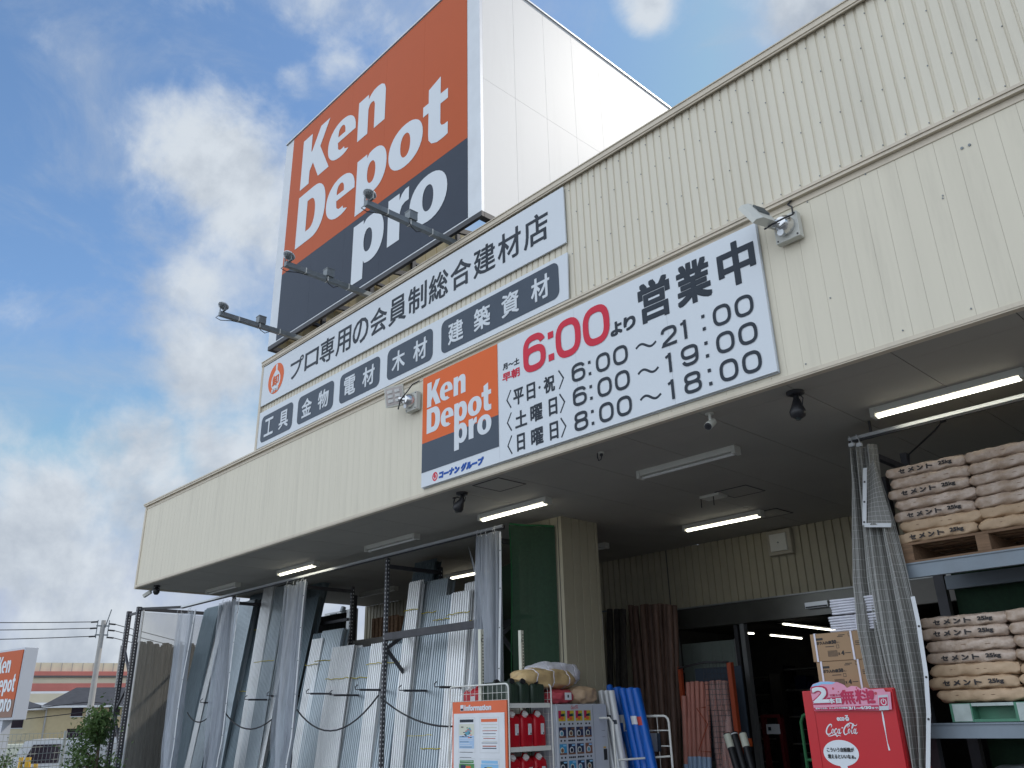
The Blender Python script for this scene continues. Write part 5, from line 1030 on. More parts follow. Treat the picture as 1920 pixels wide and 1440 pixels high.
# torn strip of an old sticker
m = MB(); pts = [at(1654, 1334, Y=RY0), at(1657, 1352, Y=RY0), at(1661, 1375, Y=RY0), at(1664, 1392, Y=RY0), at(1668, 1407, Y=RY0)]
ribbon(m, [(p.x, p.z) for p in pts], [.010, .014, .006, .005, .014], T, 'signw', e=.001); m.build('sticker_strip', rv)
# cardboard promotion banner standing on the door top
bn = [(1519, 1291), (1524, 1283), (1538, 1278), (1552, 1277.5), (1570, 1279), (1582, 1284), (1588, 1290), (1596, 1286), (1606, 1287), (1614, 1292), (1622, 1289), (1632, 1293), (1644, 1292), (1656, 1291), (1660, 1297), (1669, 1297), (1672, 1330), (1650, 1332), (1600, 1332), (1527, 1333)]
YB = RY0-.02; bp = [at(x, y, Y=YB) for x, y in bn]; loop = [(p.x, p.z) for p in bp]
m = MB(); m.extrude(loop, lambda a_, b_: (a_, YB, b_), lambda a_, b_: (a_, YB+.006, b_), 'pinkp'); m.build('banner_card', rv)
Tb = front(YB-.0005); P_ = lambda x, y: (lambda p: (p.x, p.z))(at(x, y, Y=YB))
m = MB(); m.poly([[P_(1519.5, 1291), P_(1524.5, 1283.5), P_(1538, 1278.5), P_(1552, 1278), P_(1567, 1279.5), P_(1560, 1283), P_(1540, 1283), P_(1528, 1289)]], 'skyb', Tb)
m.poly([[P_(1526, 1327), P_(1656, 1321.5), P_(1657, 1331.5), P_(1527.5, 1332.5)]], 'magenta', Tb)
u0 = P_(1524, 1322); u1 = P_(1554, 1285); text(m, '2', u0[0], u0[1]+.002, u1[0], u1[1], lambda u, v, e=0: Tb(u, v, e+.001), 'magenta', .014); text(m, '2', u0[0]+.012, u0[1]+.014, u1[0]-.014, u1[1]-.010, lambda u, v, e=0: Tb(u, v, e+.0055), 'signw', .006)
u0 = P_(1578, 1321); u1 = P_(1630, 1291.5)
text(m, '無料', u0[0], u0[1], u1[0], u1[1]-.0, lambda u, v, e=0: Tb(u, v, e+.001), 'magenta', .003); u0 = P_(1631, 1319); u1 = P_(1637, 1294); text(m, '!', u0[0], u0[1], u1[0]+.006, u1[1], lambda u, v, e=0: Tb(u, v, e+.001), 'magenta', .004)
u0 = P_(1553, 1321); u1 = P_(1578, 1307); m.poly([rrect(u0[0], u0[1], u1[0], u1[1], .008)], 'magenta', lambda u, v: Tb(u, v, .001)); text(m, '本目', u0[0]+.005, u0[1]+.006, u1[0]-.005, u1[1]-.006, lambda u, v, e=0: Tb(u, v, e+.003), 'signw', .002)
u0 = P_(1556, 1306); u1 = P_(1576, 1301); text(m, 'で買うと', u0[0], u0[1], u1[0], u1[1], lambda u, v, e=0: Tb(u, v, e+.003), 'magenta', .0006)
u0 = P_(1530, 1331); u1 = P_(1590, 1326); text(m, '初めての方、久しぶりの方限定', u0[0], u0[1]+.003, u1[0], u1[1]+.003, lambda u, v, e=0: Tb(u, v, e+.002), 'signw', .0008)
u0 = P_(1592, 1331.5); u1 = P_(1634, 1324.5); text(m, '3/1~4/30', u0[0], u0[1]+.004, u1[0], u1[1]+.003, lambda u, v, e=0: Tb(u, v, e+.002), 'signw', .0018); u0 = P_(1636, 1329.5); u1 = P_(1647, 1325); text(m, 'まで!', u0[0], u0[1], u1[0], u1[1], lambda u, v, e=0: Tb(u, v, e+.002), 'signw', .0008)
m.poly([[P_(1646, 1304), P_(1665, 1302), P_(1667, 1331), P_(1649, 1332)]], 'vm', lambda u, v: Tb(u, v, .0012)); m.poly([[P_(1648, 1308), P_(1664, 1307), P_(1665, 1323), P_(1649, 1324)]], 'magenta', lambda u, v: Tb(u, v, .0018))
c = P_(1657, 1316); ribbon(m, ell(c[0], c[1], .020, .022, 20, 2, 120, 420), .006, lambda u, v, e=0: Tb(u, v, .0024), 'signw'); ribbon(m, [(c[0], c[1]), (c[0], c[1]+.026)], .006, lambda u, v, e=0: Tb(u, v, .0024), 'signw')
for x_, y_, r_ in ((1562, 1291, .010), (1584, 1295, .007), (1572, 1297, .006), (1642, 1300, .012), (1606, 1290, .007)): c = P_(x_, y_); m.poly([ell(c[0], c[1], r_, r_, 10)], 'sackp', lambda u, v: Tb(u, v, .0007))
m.build('banner_print', rv)

def carton(x, y, z, w_, d, h, label):
    t = thing('cardboard_box', label, 'cardboard box', (x, y, z), group='strapped cartons on the red machine'); m = MB(); m.box((0, 0, 0), (w_, d, h), 'carton'); m.build('box_body', t, local=True, bevel=.004)
    Tc = lambda u, v, e=0: (u*w_, -.0012-e, v*h); m = MB(); tx = lambda s_, a, b, c, d_, bo=.0: text(m, s_, a*w_, b*h, c*w_, d_*h, lambda u, v, e=0: (u, -.0012-e, v), 'print', bo)
    tx('ガラ入れ袋', .10, .60, .38, .72, .0012); tx('50', .385, .60, .47, .735, .002); tx('枚入', .475, .61, .53, .67); m.poly([[(.10, .76), (.23, .76), (.23, .84), (.10, .84)]], 'print', Tc)
    tx('x', .475, .20, .505, .28, .001); tx('4', .53, .18, .585, .34, .0025)
    for k in range(9): m.poly([[(.29+k*.02, .15), (.30+k*.02, .15), (.30+k*.02, .37), (.29+k*.02, .37)]], 'print', Tc)
    for a, b, c in ((.26, .50, .16), (.52, .88, .12), (.60, .24, .1), (.80, .62, .12), (.80, .50, .12), (.80, .56, .09), (.50, .83, .1)): m.poly([[(a, b), (a+c, b), (a+c, b+.025), (a, b+.025)]], 'print', Tc)
    for a, b in ((.46, .44), (.70, .83), (.88, .22)): ribbon(m, [(a*w_, b*h), ((a+.045)*w_, b*h), ((a+.045)*w_, (b+.11)*h), (a*w_, (b+.11)*h)], .003, lambda u, v, e=0: (u, -.0012-e, v), 'print', True)
    m.build('print', t, local=True)
    for fx in (.075, .735): q = MB(); q.box((fx*w_, -.006, -.001), (fx*w_+.016, -.003, h+.004), 'tape'); q.box((fx*w_, -.003, h+.001), (fx*w_+.016, d, h+.004), 'tape'); q.build('strap', t, local=True)
CY = 7.14; a = at(1518, 1190, Y=CY); a1 = at(1622, 1187, Y=CY); b1 = at(1524, 1241, Y=CY); hC = a.z-b1.z
zb = RZ+.002; hC2 = (a.z-zb)/2-.001
carton(a.x, CY, zb+hC2+.002, a1.x-a.x, .38, hC2, 'upper cardboard box of two strapped with white bands on the red machine'); carton(a.x+.02, CY+.005, zb, a1.x-a.x, .38, hC2, 'lower cardboard box of two, half behind the pink banner')
for i, (y0, y1) in enumerate(((1160, 1188), (1130, 1158))):
    A = at(1566+2*i, y0+26, Y=7.2); 
    t = thing('sack_bundle', ('lower bundle of folded white plastic sacks on the cartons', 'upper bundle of folded white plastic sacks beside the grid curtain')[i], 'sacks', (A.x+.22, 7.33, zb+2*hC2+.004+i*.142)); 
    for k in range(6):
        m = MB(); ph = k*.7+i
        m.grid(lambda u, v: ((u-.5)*.50*(1-.04*abs(math.sin(ph))), (v-.5)*.30+.006*math.sin(9*u+ph), .012+k*.022+.010*math.cos((v-.5)*math.pi)*(1-.5*math.exp(-((u-.5)/.06)**2))+.002*math.sin(14*u+ph)), 24, 8, 'sackw')
        m.grid(lambda u, v: ((u-.5)*.50*(1-.04*abs(math.sin(ph))), -.15-.014*math.sin(math.pi*v)+.006*math.sin(9*u+ph), .002+k*.022+.020*v-.002*math.exp(-((u-.5)/.06)**2)), 24, 4, 'sackw'); m.build('folded_sack', t, local=True)
    q = MB(); q.tube([(.0, -.17, .0), (.0, -.172, .07), (.0, -.165, .13), (0, .1, .135)], .006, 'tape', 6); q.build('tie', t, local=True)
# green trolley handle beside the machine
t = thing('hand_trolley', 'green tubular hand trolley behind the red machine', 'trolley', (-4.2, 8.4, G0)); m = MB(); a = at(1500, 1340, Y=8.4)
m.tube([(a.x, 8.4, G0), (a.x-.0, 8.4, a.z-.07), (a.x+.03, 8.4, a.z-.01), (a.x+.09, 8.4, a.z+.01), (a.x+.45, 8.4, a.z+.01)], .016, 'greenb', 8); m.tube([(a.x, 8.4, a.z-.42), (a.x+.4, 8.4, a.z-.42)], .014, 'greenb', 8); m.build('frame', t)
m = MB(); m.box((a.x-.05, 8.38, G0), (a.x+.5, 8.9, G0+.06), 'greenb'); m.build('base', t)
m = MB(); m.box((a.x+.04, 8.45, G0+.07), (a.x+.45, 8.8, a.z-.25), 'sackw'); m.build('load', t)

# ================================================================ CEMENT RACK
CF = 7.3
cr = thing('pallet_rack', 'heavy pallet rack with grey beams stacked with cement bags at the right', 'pallet rack', (-1.0, CF, G0))
for x in (-2.985, .9):
    for y in (CF+.16, CF+1.05):
        m = MB(); m.box((x-.045, y, G0), (x+.045, y+.08, 3.15 if x > 0 else 3.55), 'rack'); m.build('upright', cr)
zt1 = at(1800, 1070, Y=CF).z
for z0, z1 in ((2.615, 2.735), (1.385, 1.495)):
    m = MB(); m.box((-2.91, CF-.03, z0), (.85, CF+.02, z1), 'beam'); m.box((-2.91, CF-.042, z1-.012), (.85, CF-.031, z1), 'beam'); m.build('front_beam', cr)
    m = MB(); m.box((-2.91, CF+1.0, z0), (.85, CF+1.05, z1), 'beam'); m.build('rear_beam', cr)
cl = thing('curtain_rail', 'aluminium curtain rail hanging under the ceiling over the cement rack', 'rail', (-1.5, 7.5, 3.98)); ra = at(1592, 822, Y=7.5)
m = MB(); m.box((ra.x, 7.47, 3.955), (2.5, 7.53, 3.985), 'alu'); m.box((ra.x, 7.48, 3.935), (2.5, 7.50, 3.954), 'steel'); m.build('track', cl)
for k, x in enumerate((-3.0, -1.4, .2, 1.8)): q = MB(); q.box((x-.01, 7.49, 3.986), (x+.01, 7.51, CZ-.001), 'steel'); q.build('hanger', cl)
m = MB(); a = at(1768, 787, Y=7.52); b = at(1704, 852, Y=7.9); c = at(1706, 880, Y=7.9); m.tube([a, a.lerp(b, .25)+Vector((0, 0, -.02)), b, c], .008, 'black', 6); m.box((a.x-.02, 7.5, a.z-.02), (a.x+.02, 7.54, a.z+.03), 'black'); tag(m.build('hanging_cable'), 'thin black cable running from the rail down behind the cement bags', 'cable')
m = MB(); a = at(1628, 850, Y=7.55); b = at(1700, 880, Y=8.1); m.bar(a, b, .05, .05, 'rack'); m.box((b.x-.03, 8.08, 3.2), (b.x+.03, 8.14, b.z+.16), 'rack'); tag(m.build('bracket_arm'), 'dark bracket arm reaching behind the grid curtain', 'bracket')

# bags : four shapes, copied
def bag_meshes(kind, seed):
    rnd = random.Random(seed); L_, D_, H_ = .668, .44, .106; ph = [rnd.uniform(0, 6.28) for _ in range(10)]; m = MB()
    mt = 'kraft' if kind in (0, 2) else 'kraftw'
    def fn(u, v):
        th = 2*math.pi*u; a = -1+2*v; e_ = max(0, 1-abs(a)**14)**.5; cy = math.copysign(abs(math.cos(th))**.42, math.cos(th)); cz = math.copysign(abs(math.sin(th))**.42, math.sin(th))
        sq = .42+.58*e_; w_ = 1+.022*math.sin(7*th+ph[0]+9*a)+.016*math.sin(23*a+ph[1]+3*th)+.012*math.sin(41*a+ph[6]-5*th); edge = abs(a)**9
        y = cy*D_/2*(.90+.10*e_)*w_; z = cz*H_/2*sq*(w_+.05*edge*math.sin(13*th+ph[2])*1.6)
        z += .010*edge*math.sin(3*cy*2+ph[4])+.003*math.sin(13*a+ph[5]+5*cy)
        return (L_/2*(a*(1-.012*math.cos(5*th+ph[3]))), y, H_/2+z)
    m.grid(fn, 36, 30, mt)
    if kind >= 2:   # folded valve flap at the end
        m.grid(lambda u, v: (L_*(.36+.14*u), -D_*.42-.012*math.sin(3*u)-.010*v, H_*(.30+.42*v)+.008*math.sin(5*u+ph[6])), 6, 5, mt)
    body = m.mesh('bag_body'); p = None
    if kind < 2:
        q = MB(); T2 = lambda u, v, e=0: (u, -D_/2-.0085-e*.5, v)
        for i, ch in enumerate('セメント'): text(q, ch, -.21+i*.078, .030, -.155+i*.078, .072, T2, 'print', .0026)
        text(q, '25kg', .125, .030, .235, .072, T2, 'print', .0022); p = q.mesh('bag_print')
    else:
        q = MB(); q.tube([(-L_*.47, -D_*.47, H_*.5), (-.1, -D_*.49, H_*.56), (.15, -D_*.488, H_*.48), (L_*.45, -D_*.47, H_*.52)], .0022, 'wood', 4); p = q.mesh('seam')
    return body, p
BM = {k: [bag_meshes(k, 10*k+s) for s in range(4)] for k in range(4)}
def bag(x, y, z, kind, rz, label, group, sc=1):
    t = thing('cement_bag', label, 'cement bag', (x, y, z), rz, group); body, p = BM[kind][random.randrange(4)]
    o = bpy.data.objects.new('sack_body', body); col.objects.link(o); o.parent = t
    t.rotation_euler = (random.uniform(-.022, .022), random.uniform(-.012, .012), rz); t.scale = (random.uniform(.985, 1.01), 1, random.uniform(.93, 1.03))
    if p: o = bpy.data.objects.new('lettering' if kind < 2 else 'seam', p); col.objects.link(o); o.parent = t
    return t
random.seed(3)
ordn = ['bottom', 'second', 'third', 'fourth', 'fifth', 'sixth', 'top']
def stack(x0, z0, z1, lab_layers, nm, shift, grp):
    h = (z1-z0)/7
    for L_ in range(7):
        isl = L_ in lab_layers; 
        for c_ in range(4):
            if isl: x = x0+.325+c_*.665; kd = (0 if L_ < 2 else 1) if (c_ in (0, 2) or (c_ == 1 and False)) else (2 if L_ < 2 else 3)
            else: x = x0+.315+c_*.655+shift; kd = 2 if L_ < 3 else 3
            if c_ and isl and c_ == 2: kd = 0 if L_ < 2 else 1
            lb = f"{'lettered' if kd < 2 else 'plain folded'} cement bag in the {ordn[L_]} layer of the {nm} stack, {('left end', 'second from the left', 'third from the left', 'fourth from the left')[c_]}"
            bag(x+random.uniform(-.012, .012), CF+.24+random.uniform(-.012, .012), z0+L_*h, kd, random.uniform(-.02, .02), lb, grp)
            if c_ < 3: bag(x+random.uniform(-.01, .01), CF+.68, z0+L_*h, 3, random.uniform(-.02, .02), f'rear row cement bag, {ordn[L_]} layer of the {nm} stack, {("first", "second", "third")[c_]} from the curtain', 'rear cement bags')
stack(-2.885, 2.905, 3.565, (0, 2, 4, 6), 'upper', .04, 'cement bags of the upper stack'); stack(-2.845, 1.640, 2.290, (1, 3, 5, 6), 'lower', .03, 'cement bags of the lower stack')
pl = thing('wooden_pallet', 'brown wooden pallet under the upper cement stack', 'pallet', (-2.2, CF, 2.737)); 
for z in (2.738, 2.885):
    for y in (CF-.01, CF+.25, CF+.5, CF+.75): m = MB(); m.box((-2.87, y, z), (-.2, y+.09, z+.018), 'wood'); m.build('deck_board', pl)
for x in (-2.86, -2.26, -1.66, -1.06, -.4): m = MB(); m.box((x, CF-.008, 2.757), (x+.10, CF+.83, 2.884), 'wood'); m.build('bearer', pl)
pl = thing('plastic_pallet', 'green plastic pallet with scuffed white edge under the lower cement stack', 'pallet', (-2.2, CF, 1.497))
def pal_front(x0): 
    m = MB(); m.extrude([(x0, 1.498), (x0+1.1, 1.498), (x0+1.1, 1.636), (x0, 1.636)], lambda a_, b_: (a_, CF+.12, b_), lambda a_, b_: (a_, CF+.95, b_), 'gplast'); m.build('deck', pl)
    for a_, b_ in ((0, .16), (.46, .66), (.96, 1.1)): m = MB(); m.box((x0+a_, CF-.01, 1.500), (x0+b_, CF+.118, 1.634), 'gplast'); m.box((x0+a_+.02, CF-.014, 1.505), (x0+b_-.01, CF-.0105, 1.630), 'gscuff'); m.build('block', pl)
    m = MB(); m.box((x0+.161, CF-.01, 1.500), (x0+.459, CF+.118, 1.520), 'gplast'); m.box((x0+.161, CF-.01, 1.612), (x0+.459, CF+.118, 1.634), 'gscuff'); m.box((x0+.661, CF-.01, 1.500), (x0+.959, CF+.118, 1.520), 'gplast'); m.box((x0+.661, CF-.01, 1.612), (x0+.959, CF+.118, 1.634), 'gscuff'); m.build('edge_rails', pl)
pal_front(-2.72); pal_front(-1.58)
for i, x in enumerate((-2.35, -1.85, -1.35)): sack('grey_bag', (x, CF+.3, 1.03+.02*i), .55, .42, .16, 'galv', ('left grey bag on the lowest visible rack level', 'middle grey bag on the lowest visible rack level', 'right grey bag on the lowest visible rack level')[i], 'bag', 30+i)
m = MB(); m.box((-2.9, CF, .93), (.85, CF+1.0, 1.02), 'wood'); tag(m.build('rack_board'), 'board carrying the grey bags at the bottom right', 'board')
m = MB(); m.box((-2.9, CF+1.15, G0), (1.0, CF+1.17, 3.3), 'green'); tag(m.build('backing_net'), 'dark green net hung behind the cement rack', 'net')
# grey grid tarpaulin curtain
gt = thing('grid_curtain', 'grey transparent grid tarpaulin curtain gathered beside the cement rack', 'curtain', (-3.05, 7.42, 3.9))
path = [(1615, 838, .22, 7.44), (1622, 900, .22, 7.38), (1636, 985, .32, 7.28), (1650, 1080, .40, 7.18), (1667, 1180, .44, 7.14), (1684, 1270, .42, 7.12), (1700, 1340, .34, 7.12), (1716, 1440, .22, 7.12), (1730, 1520, .24, 7.12)]
pw = [(at(x, y, Y=Y), w_) for x, y, w_, Y in path]
def gfn(u, v):
    t = v*(len(pw)-1); i = min(int(t), len(pw)-2); f = t-i; f = f*f*(3-2*f)*.5+f*.5; c = pw[i][0].lerp(pw[i+1][0], f); w_ = pw[i][1]*(1-f)+pw[i+1][1]*f
    a = .035+.03*v; y = a*math.sin(2*math.pi*3.4*(u+.09*math.sin(5*u+2.2*v))+.8+.9*math.sin(3*v))+.4*a*math.sin(2*math.pi*8.9*u+2+3*v)
    return Vector((c.x+(u-.5)*w_*1.14, c.y+y, c.z))
NV = 60; m = MB(); m.grid(gfn, 90, NV, 'tarp'); m.build('sheet', gt)
m = MB(); NRM = Vector((0, -.004, 0))
for k in range(1, 46):
    v = k/46; pts = [gfn(i/90, v)+NRM for i in range(91)]; m.add([p+Vector((0, 0, dz)) for p in pts for dz in (-.0016, .0016)], [(2*i, 2*i+1, 2*i+3, 2*i+2) for i in range(90)], 'tarpg')
for k in range(0, 47):
    u = k/46; pts = [gfn(u, j/40)+NRM for j in range(41)]; m.add([p+Vector((dx, 0, 0)) for p in pts for dx in (-.0013, .0013)], [(2*i, 2*i+1, 2*i+3, 2*i+2) for i in range(40)], 'tarpg')
m.build('grid_threads', gt)
m = MB(); pts = [gfn(1, j/NV)+Vector((.008, -.012, 0)) for j in range(NV+1)]; m.add([p+Vector((dx, 0, 0)) for p in pts[26:] for dx in (-.018, .016)], [(2*k_, 2*k_+1, 2*k_+3, 2*k_+2) for k_ in range(NV-26)], 'hem')
for j in (30, 38, 46, 54): m.tube([pts[j]+Vector((0, -.004, 0)), pts[j]+Vector((0, -.001, 0))], .009, 'black', 8)
m.build('hem_strip', gt)
# folded-over flap near the top
A, B, C, D = at(1623, 878, Y=7.27), at(1641, 860, Y=7.34), at(1672, 985, Y=7.20), at(1622, 985, Y=7.20)
m = MB(); m.grid(lambda u, v: (A.lerp(D, v)).lerp(B.lerp(C, v), u)+Vector((0, .02*math.sin(5*u+3*v), 0)), 16, 24, 'tarp'); 
for k in range(1, 14): 
    pts = [(A.lerp(D, k/14)).lerp(B.lerp(C, k/14), i/12)+Vector((0, .02*math.sin(5*i/12+3*k/14)-.004, 0)) for i in range(13)]; m.add([p+Vector((0, 0, dz)) for p in pts for dz in (-.0016, .0016)], [(2*i, 2*i+1, 2*i+3, 2*i+2) for i in range(12)], 'tarpg')
for k in range(1, 6):
    pts = [(A.lerp(D, i/16)).lerp(B.lerp(C, i/16), k/6)+Vector((0, .02*math.sin(5*k/6+3*i/16)-.004, 0)) for i in range(17)]; m.add([p+Vector((dx, 0, 0)) for p in pts for dx in (-.0013, .0013)], [(2*i, 2*i+1, 2*i+3, 2*i+2) for i in range(16)], 'tarpg')
m.build('folded_flap', gt)
m = MB(); m.bar(A+Vector((0, -.012, 0)), D+Vector((0, -.012, 0)), .006, .035, 'hem', up=(1, 0, 0)); m.bar(D+Vector((0, -.012, 0)), C+Vector((0, -.012, 0)), .006, .035, 'hem')
for f in (.25, .6, .95): p = A.lerp(D, f)+Vector((0, -.018, 0)); m.tube([p, p+Vector((0, -.003, 0))], .009, 'black', 8)
m.build('flap_hem', gt)
for i, px in enumerate((1597, 1611)): a = at(px, 832, Y=7.44); m = MB(); m.tube([(a.x, 7.46, 3.96), (a.x-.02, 7.45, 3.99), (a.x, 7.45, 3.93), a], .004, 'hem', 5); m.box((a.x-.025, 7.42, a.z-.03), (a.x+.025, 7.45, a.z+.005), 'hem'); m.build('hook', gt)
# ================================================================ THE SURROUNDINGS AT THE LEFT
def place(px, D):           # a spot on the ground in the direction of a photo column
    r = ray(px, 1400); h = math.hypot(r.x, r.y); return Vector((r.x/h*D, r.y/h*D, 0)), math.atan2(r.y, r.x)
# road-side pylon sign
D = 26; o, az = place(-12, D)
ps = thing('pylon_sign', 'white pylon sign with orange and slate shop panel at the parking entrance', 'pylon sign', (o.x, o.y, 0), az-math.pi/2-R_(67))
def zpx(px, py, D): p = at(px, py, D=D); return p.z
zt, zb = zpx(50, 1217, D), zpx(40, 1350, D); wS = 1.5
m = MB(); m.box((-wS/2, 0, zb), (wS/2, .32, zt), 'vm'); m.build('cabinet', ps, local=True, bevel=.01)
H_ = zt-zb; m = MB(); m.box((-wS/2+.06, -.02, zb+.06+(H_-.12)*.26), (wS/2-.06, -.002, zt-.06), 'orange'); m.box((-wS/2+.06, -.02, zb+.06), (wS/2-.06, -.002, zb+.06+(H_-.12)*.26), 'brownc'); m.build('front_panel', ps, local=True)
m = MB(); s_ = (wS-.12)/5.02; v_ = (H_-.12)/4.22; logo(m, lambda u, v, e=0: (u, -.024-e, v), -wS/2+.06+.40*s_, s_, v_, (zb+.06+2.83*v_, zb+.06+1.6*v_, zb+.06+.37*v_), 'signw', .002); m.build('lettering', ps, local=True)
m = MB(); m.box((-.12, .05, 0), (.12, .27, zb), 'vm'); m.build('post', ps, local=True); m = MB(); m.box((-.6, .12, .2), (-.2, .2, zb-.35), 'alu'); m.build('side_sign', ps, local=True)
# house
D = 105; oh, az = place(135, D); hs = thing('apartment_house', 'two storey beige apartment house with a dark hipped roof', 'house', (oh.x, oh.y, 0), az-math.pi/2+R_(4))
zr, ze = zpx(130, 1289, D+4), zpx(130, 1323, D)
m = MB(); m.box((-2.9, 0, 0), (12, 8, ze), 'housew'); m.build('walls', hs, local=True)
m = MB(); m.box((-1.0, -1.0, 0), (12, -.01, ze-2.6), 'housew2'); m.build('balcony_wall', hs, local=True)
m = MB(); m.box((-8.5, 2.5, 0), (-2.91, 9, ze-.3), 'housew2'); m.build('wing', hs, local=True)
def hip(x0, y0, x1, y1, z0, z1, rx0, rx1, mt):
    ym = (y0+y1)/2; q = MB(); q.add([(x0, y0, z0), (x1, y0, z0), (x1, y1, z0), (x0, y1, z0), (rx0, ym, z1), (rx1, ym, z1)], [(0, 1, 5, 4), (1, 2, 5), (2, 3, 4, 5), (3, 0, 4), (3, 2, 1, 0)], mt)
    q.box((x0, y0-.10, z0-.22), (x1, y0-.001, z0-.01), 'hem'); return q
hip(-3.5, -.8, 12.6, 8.8, ze, zr, -.2, 9.0, 'roof').build('roof', hs, local=True); hip(-9.2, 1.8, -2.6, 9.6, ze-.15, zr-1.2, -6.6, -5.0, 'roof').build('wing_roof', hs, local=True)
for k, (x, y, z0, z1) in enumerate(((-5.9, 2.47, 1.9, 3.5), (-.6, -.03, 2.9, 4.3), (3.0, -.03, 2.9, 4.3), (6.4, -.03, 2.9, 4.3))):
    m = MB(); m.box((x, y, z0), (x+1.1, y+.03, z1), 'win'); f_ = m.build('window', hs, local=True); m = MB(); m.box((x-.06, y-.02, z0-.08), (x+1.16, y+.01, z0-.001), 'hem'); m.build('sill', f_, local=True)
for x in (-1.0, 2.6, 6.2): m = MB(); m.box((x+.2, -1.03, .2), (x+3.2, -1.001, 1.7), 'win'); m.build('porch_opening', hs, local=True)
m = MB(); m.box((-3.0, -.1, 0), (-2.85, -.01, ze), 'pole'); m.build('downpipe', hs, local=True)
# expressway
D = 210; oe, az = place(170, D); ex = thing('expressway', 'elevated expressway with beige noise wall and red girders behind the house', 'expressway', (oe.x, oe.y, 0), az-math.pi/2+R_(2))
z0, z1, z2, z3, z4 = [zpx(150, y, D) for y in (1294, 1278, 1271, 1262, 1243)]
m = MB(); m.box((-60, 0, z3+.3), (80, .4, z4), 'expw'); 
x = -60
while x < 80: m.box((x, -.08, z3+.3), (x+.14, -.001, z4), 'pole'); x += 2
m.build('noise_wall', ex, local=True)
m = MB(); m.box((-60, -1, z2-.3), (80, 12, z3+.29), 'expr'); m.box((-60, -.6, z2-1.4), (80, -.1, z2-.31), 'expr'); m.build('upper_girder', ex, local=True)
m = MB(); m.box((-60, -6, z1-.6), (80, -3, z1+.5), 'expw'); m.box((-60, -6.4, z1+.51), (80, -5.9, z1+.9), 'joint'); m.build('lower_deck', ex, local=True)
m = MB(); m.box((-60, -6.3, z0-.4), (80, -5.8, z1-.61), 'expr'); m.build('lower_girder', ex, local=True)
for x in (-40, -14, 12, 38, 64): m = MB(); m.box((x-1, -5, 0), (x+1, -3, z0), 'concrete'); m.box((x-1, 2, 0), (x+1, 4, z2-.31), 'concrete'); m.build('pier', ex, local=True)
m = MB(); m.box((-60, -8, z0-2.6), (80, -7.7, z0-.9), 'expw'); m.build('ramp_wall', ex, local=True)
# utility pole and wires
D = 55; op, az = place(158, D); up = thing('utility_pole', 'grey concrete utility pole with crossarm fittings and thin wires', 'utility pole', (op.x, op.y, 0), az-math.pi/2)
zt = zpx(187, 1163, D); m = MB(); m.tube([(0, 0, 0), (0, 0, zt)], [.20, .12], 'pole', 12); m.tube([(.12, 0, zt-.4), (.32, 0, zt+.62)], .035, 'galv', 6); m.build('shaft', up, local=True)
m = MB()
for z in (zt-.35, zt-.85): m.box((-.35, -.1, z), (.35, -.02, z+.07), 'galv')
m.box((-.32, -.14, zt-1.0), (-.27, -.09, zt+.0), 'galv'); m.box((.27, -.14, zt-1.0), (.32, -.09, zt+.0), 'galv'); m.build('crossarm', up, local=True)
for x, z in ((-.3, zt-.1), (-.3, zt-.45), (-.3, zt-.9), (.3, zt-.2), (.3, zt-.55), (.3, zt-.95)): m = MB(); m.tube([(x, -.12, z), (x+(.35 if x > 0 else -.35), -.12, z-.03)], .05, 'wire', 6); m.build('insulator', up, local=True)
m = MB(); m.tube([(.35, -.3, zt-6.9), (.35, -.3, zt-5.7)], .2, 'galv', 10); m.box((.1, -.35, zt-5.8), (.5, -.25, zt-5.7), 'galv'); m.build('transformer', up, local=True)
def wire(p, q, d, lb):
    m = MB(); m.tube(sag(p, q, d, 16), .022, 'wire', 4, False); tag(m.build('power_line'), lb, 'wire', 'power lines at the utility pole')
base = Vector((op.x, op.y, 0)); side = Vector((math.cos(az+math.pi/2), math.sin(az+math.pi/2), 0)); out = Vector((math.cos(az), math.sin(az), 0))
for i, (z, dy) in enumerate(((zt-.1, 0), (zt-.45, 0), (zt-.9, .2))): wire(base+side*.6+Vector((0, 0, z)), base+side*30+out*(-4)+Vector((0, 0, z+.3-i*.25)), .5, ('top wire running left from the pole', 'middle wire running left from the pole', 'third wire running left from the pole')[i])
for i, z in enumerate((zt-.2, zt-.55, zt-.95)): wire(base-side*.6+Vector((0, 0, z)), base-side*26+out*30+Vector((0, 0, z-1.5)), .5, ('highest wire running right behind the rack', 'second wire running right behind the rack', 'third wire running right behind the rack')[i])
for i, z in enumerate((zt-4.4, zt-4.9)):
    wire(base+Vector((0, 0, z)), base+side*30+out*2+Vector((0, 0, z-1.2-.2*i)), .5, ('upper telephone cable running left lower on the pole', 'lower telephone cable running left lower on the pole')[i]); wire(base+Vector((0, 0, z)), base-side*28+out*10+Vector((0, 0, z-2.0-.3*i)), .4, ('upper telephone cable running right lower on the pole', 'lower telephone cable running right lower on the pole')[i])
# wire mesh fence
D = 19; a, _ = place(-40, D); b, _ = place(255, D+3); fe = thing('mesh_fence', 'galvanised wire mesh fence along the edge of the parking lot', 'fence', tuple(a))
L_ = (b-a).length; dr = (b-a).normalized(); zt = zpx(100, 1374, D); m = MB(); k = 0
while k*.10 < L_: p = a+dr*(k*.10); m.bar(p, p+Vector((0, 0, zt)), .006, .006, 'fence'); k += 1
for z in [zt-.01-.12*j for j in range(12)]: m.bar(a+Vector((0, 0, z)), b+Vector((0, 0, z)), .008, .012, 'fence')
m.build('mesh_panel', fe); k = 0
while k*2 < L_: p = a+dr*(k*2); m = MB(); m.tube([p, p+Vector((0, 0, zt+.03))], .03, 'fence', 8); m.build('post', fe); k += 1
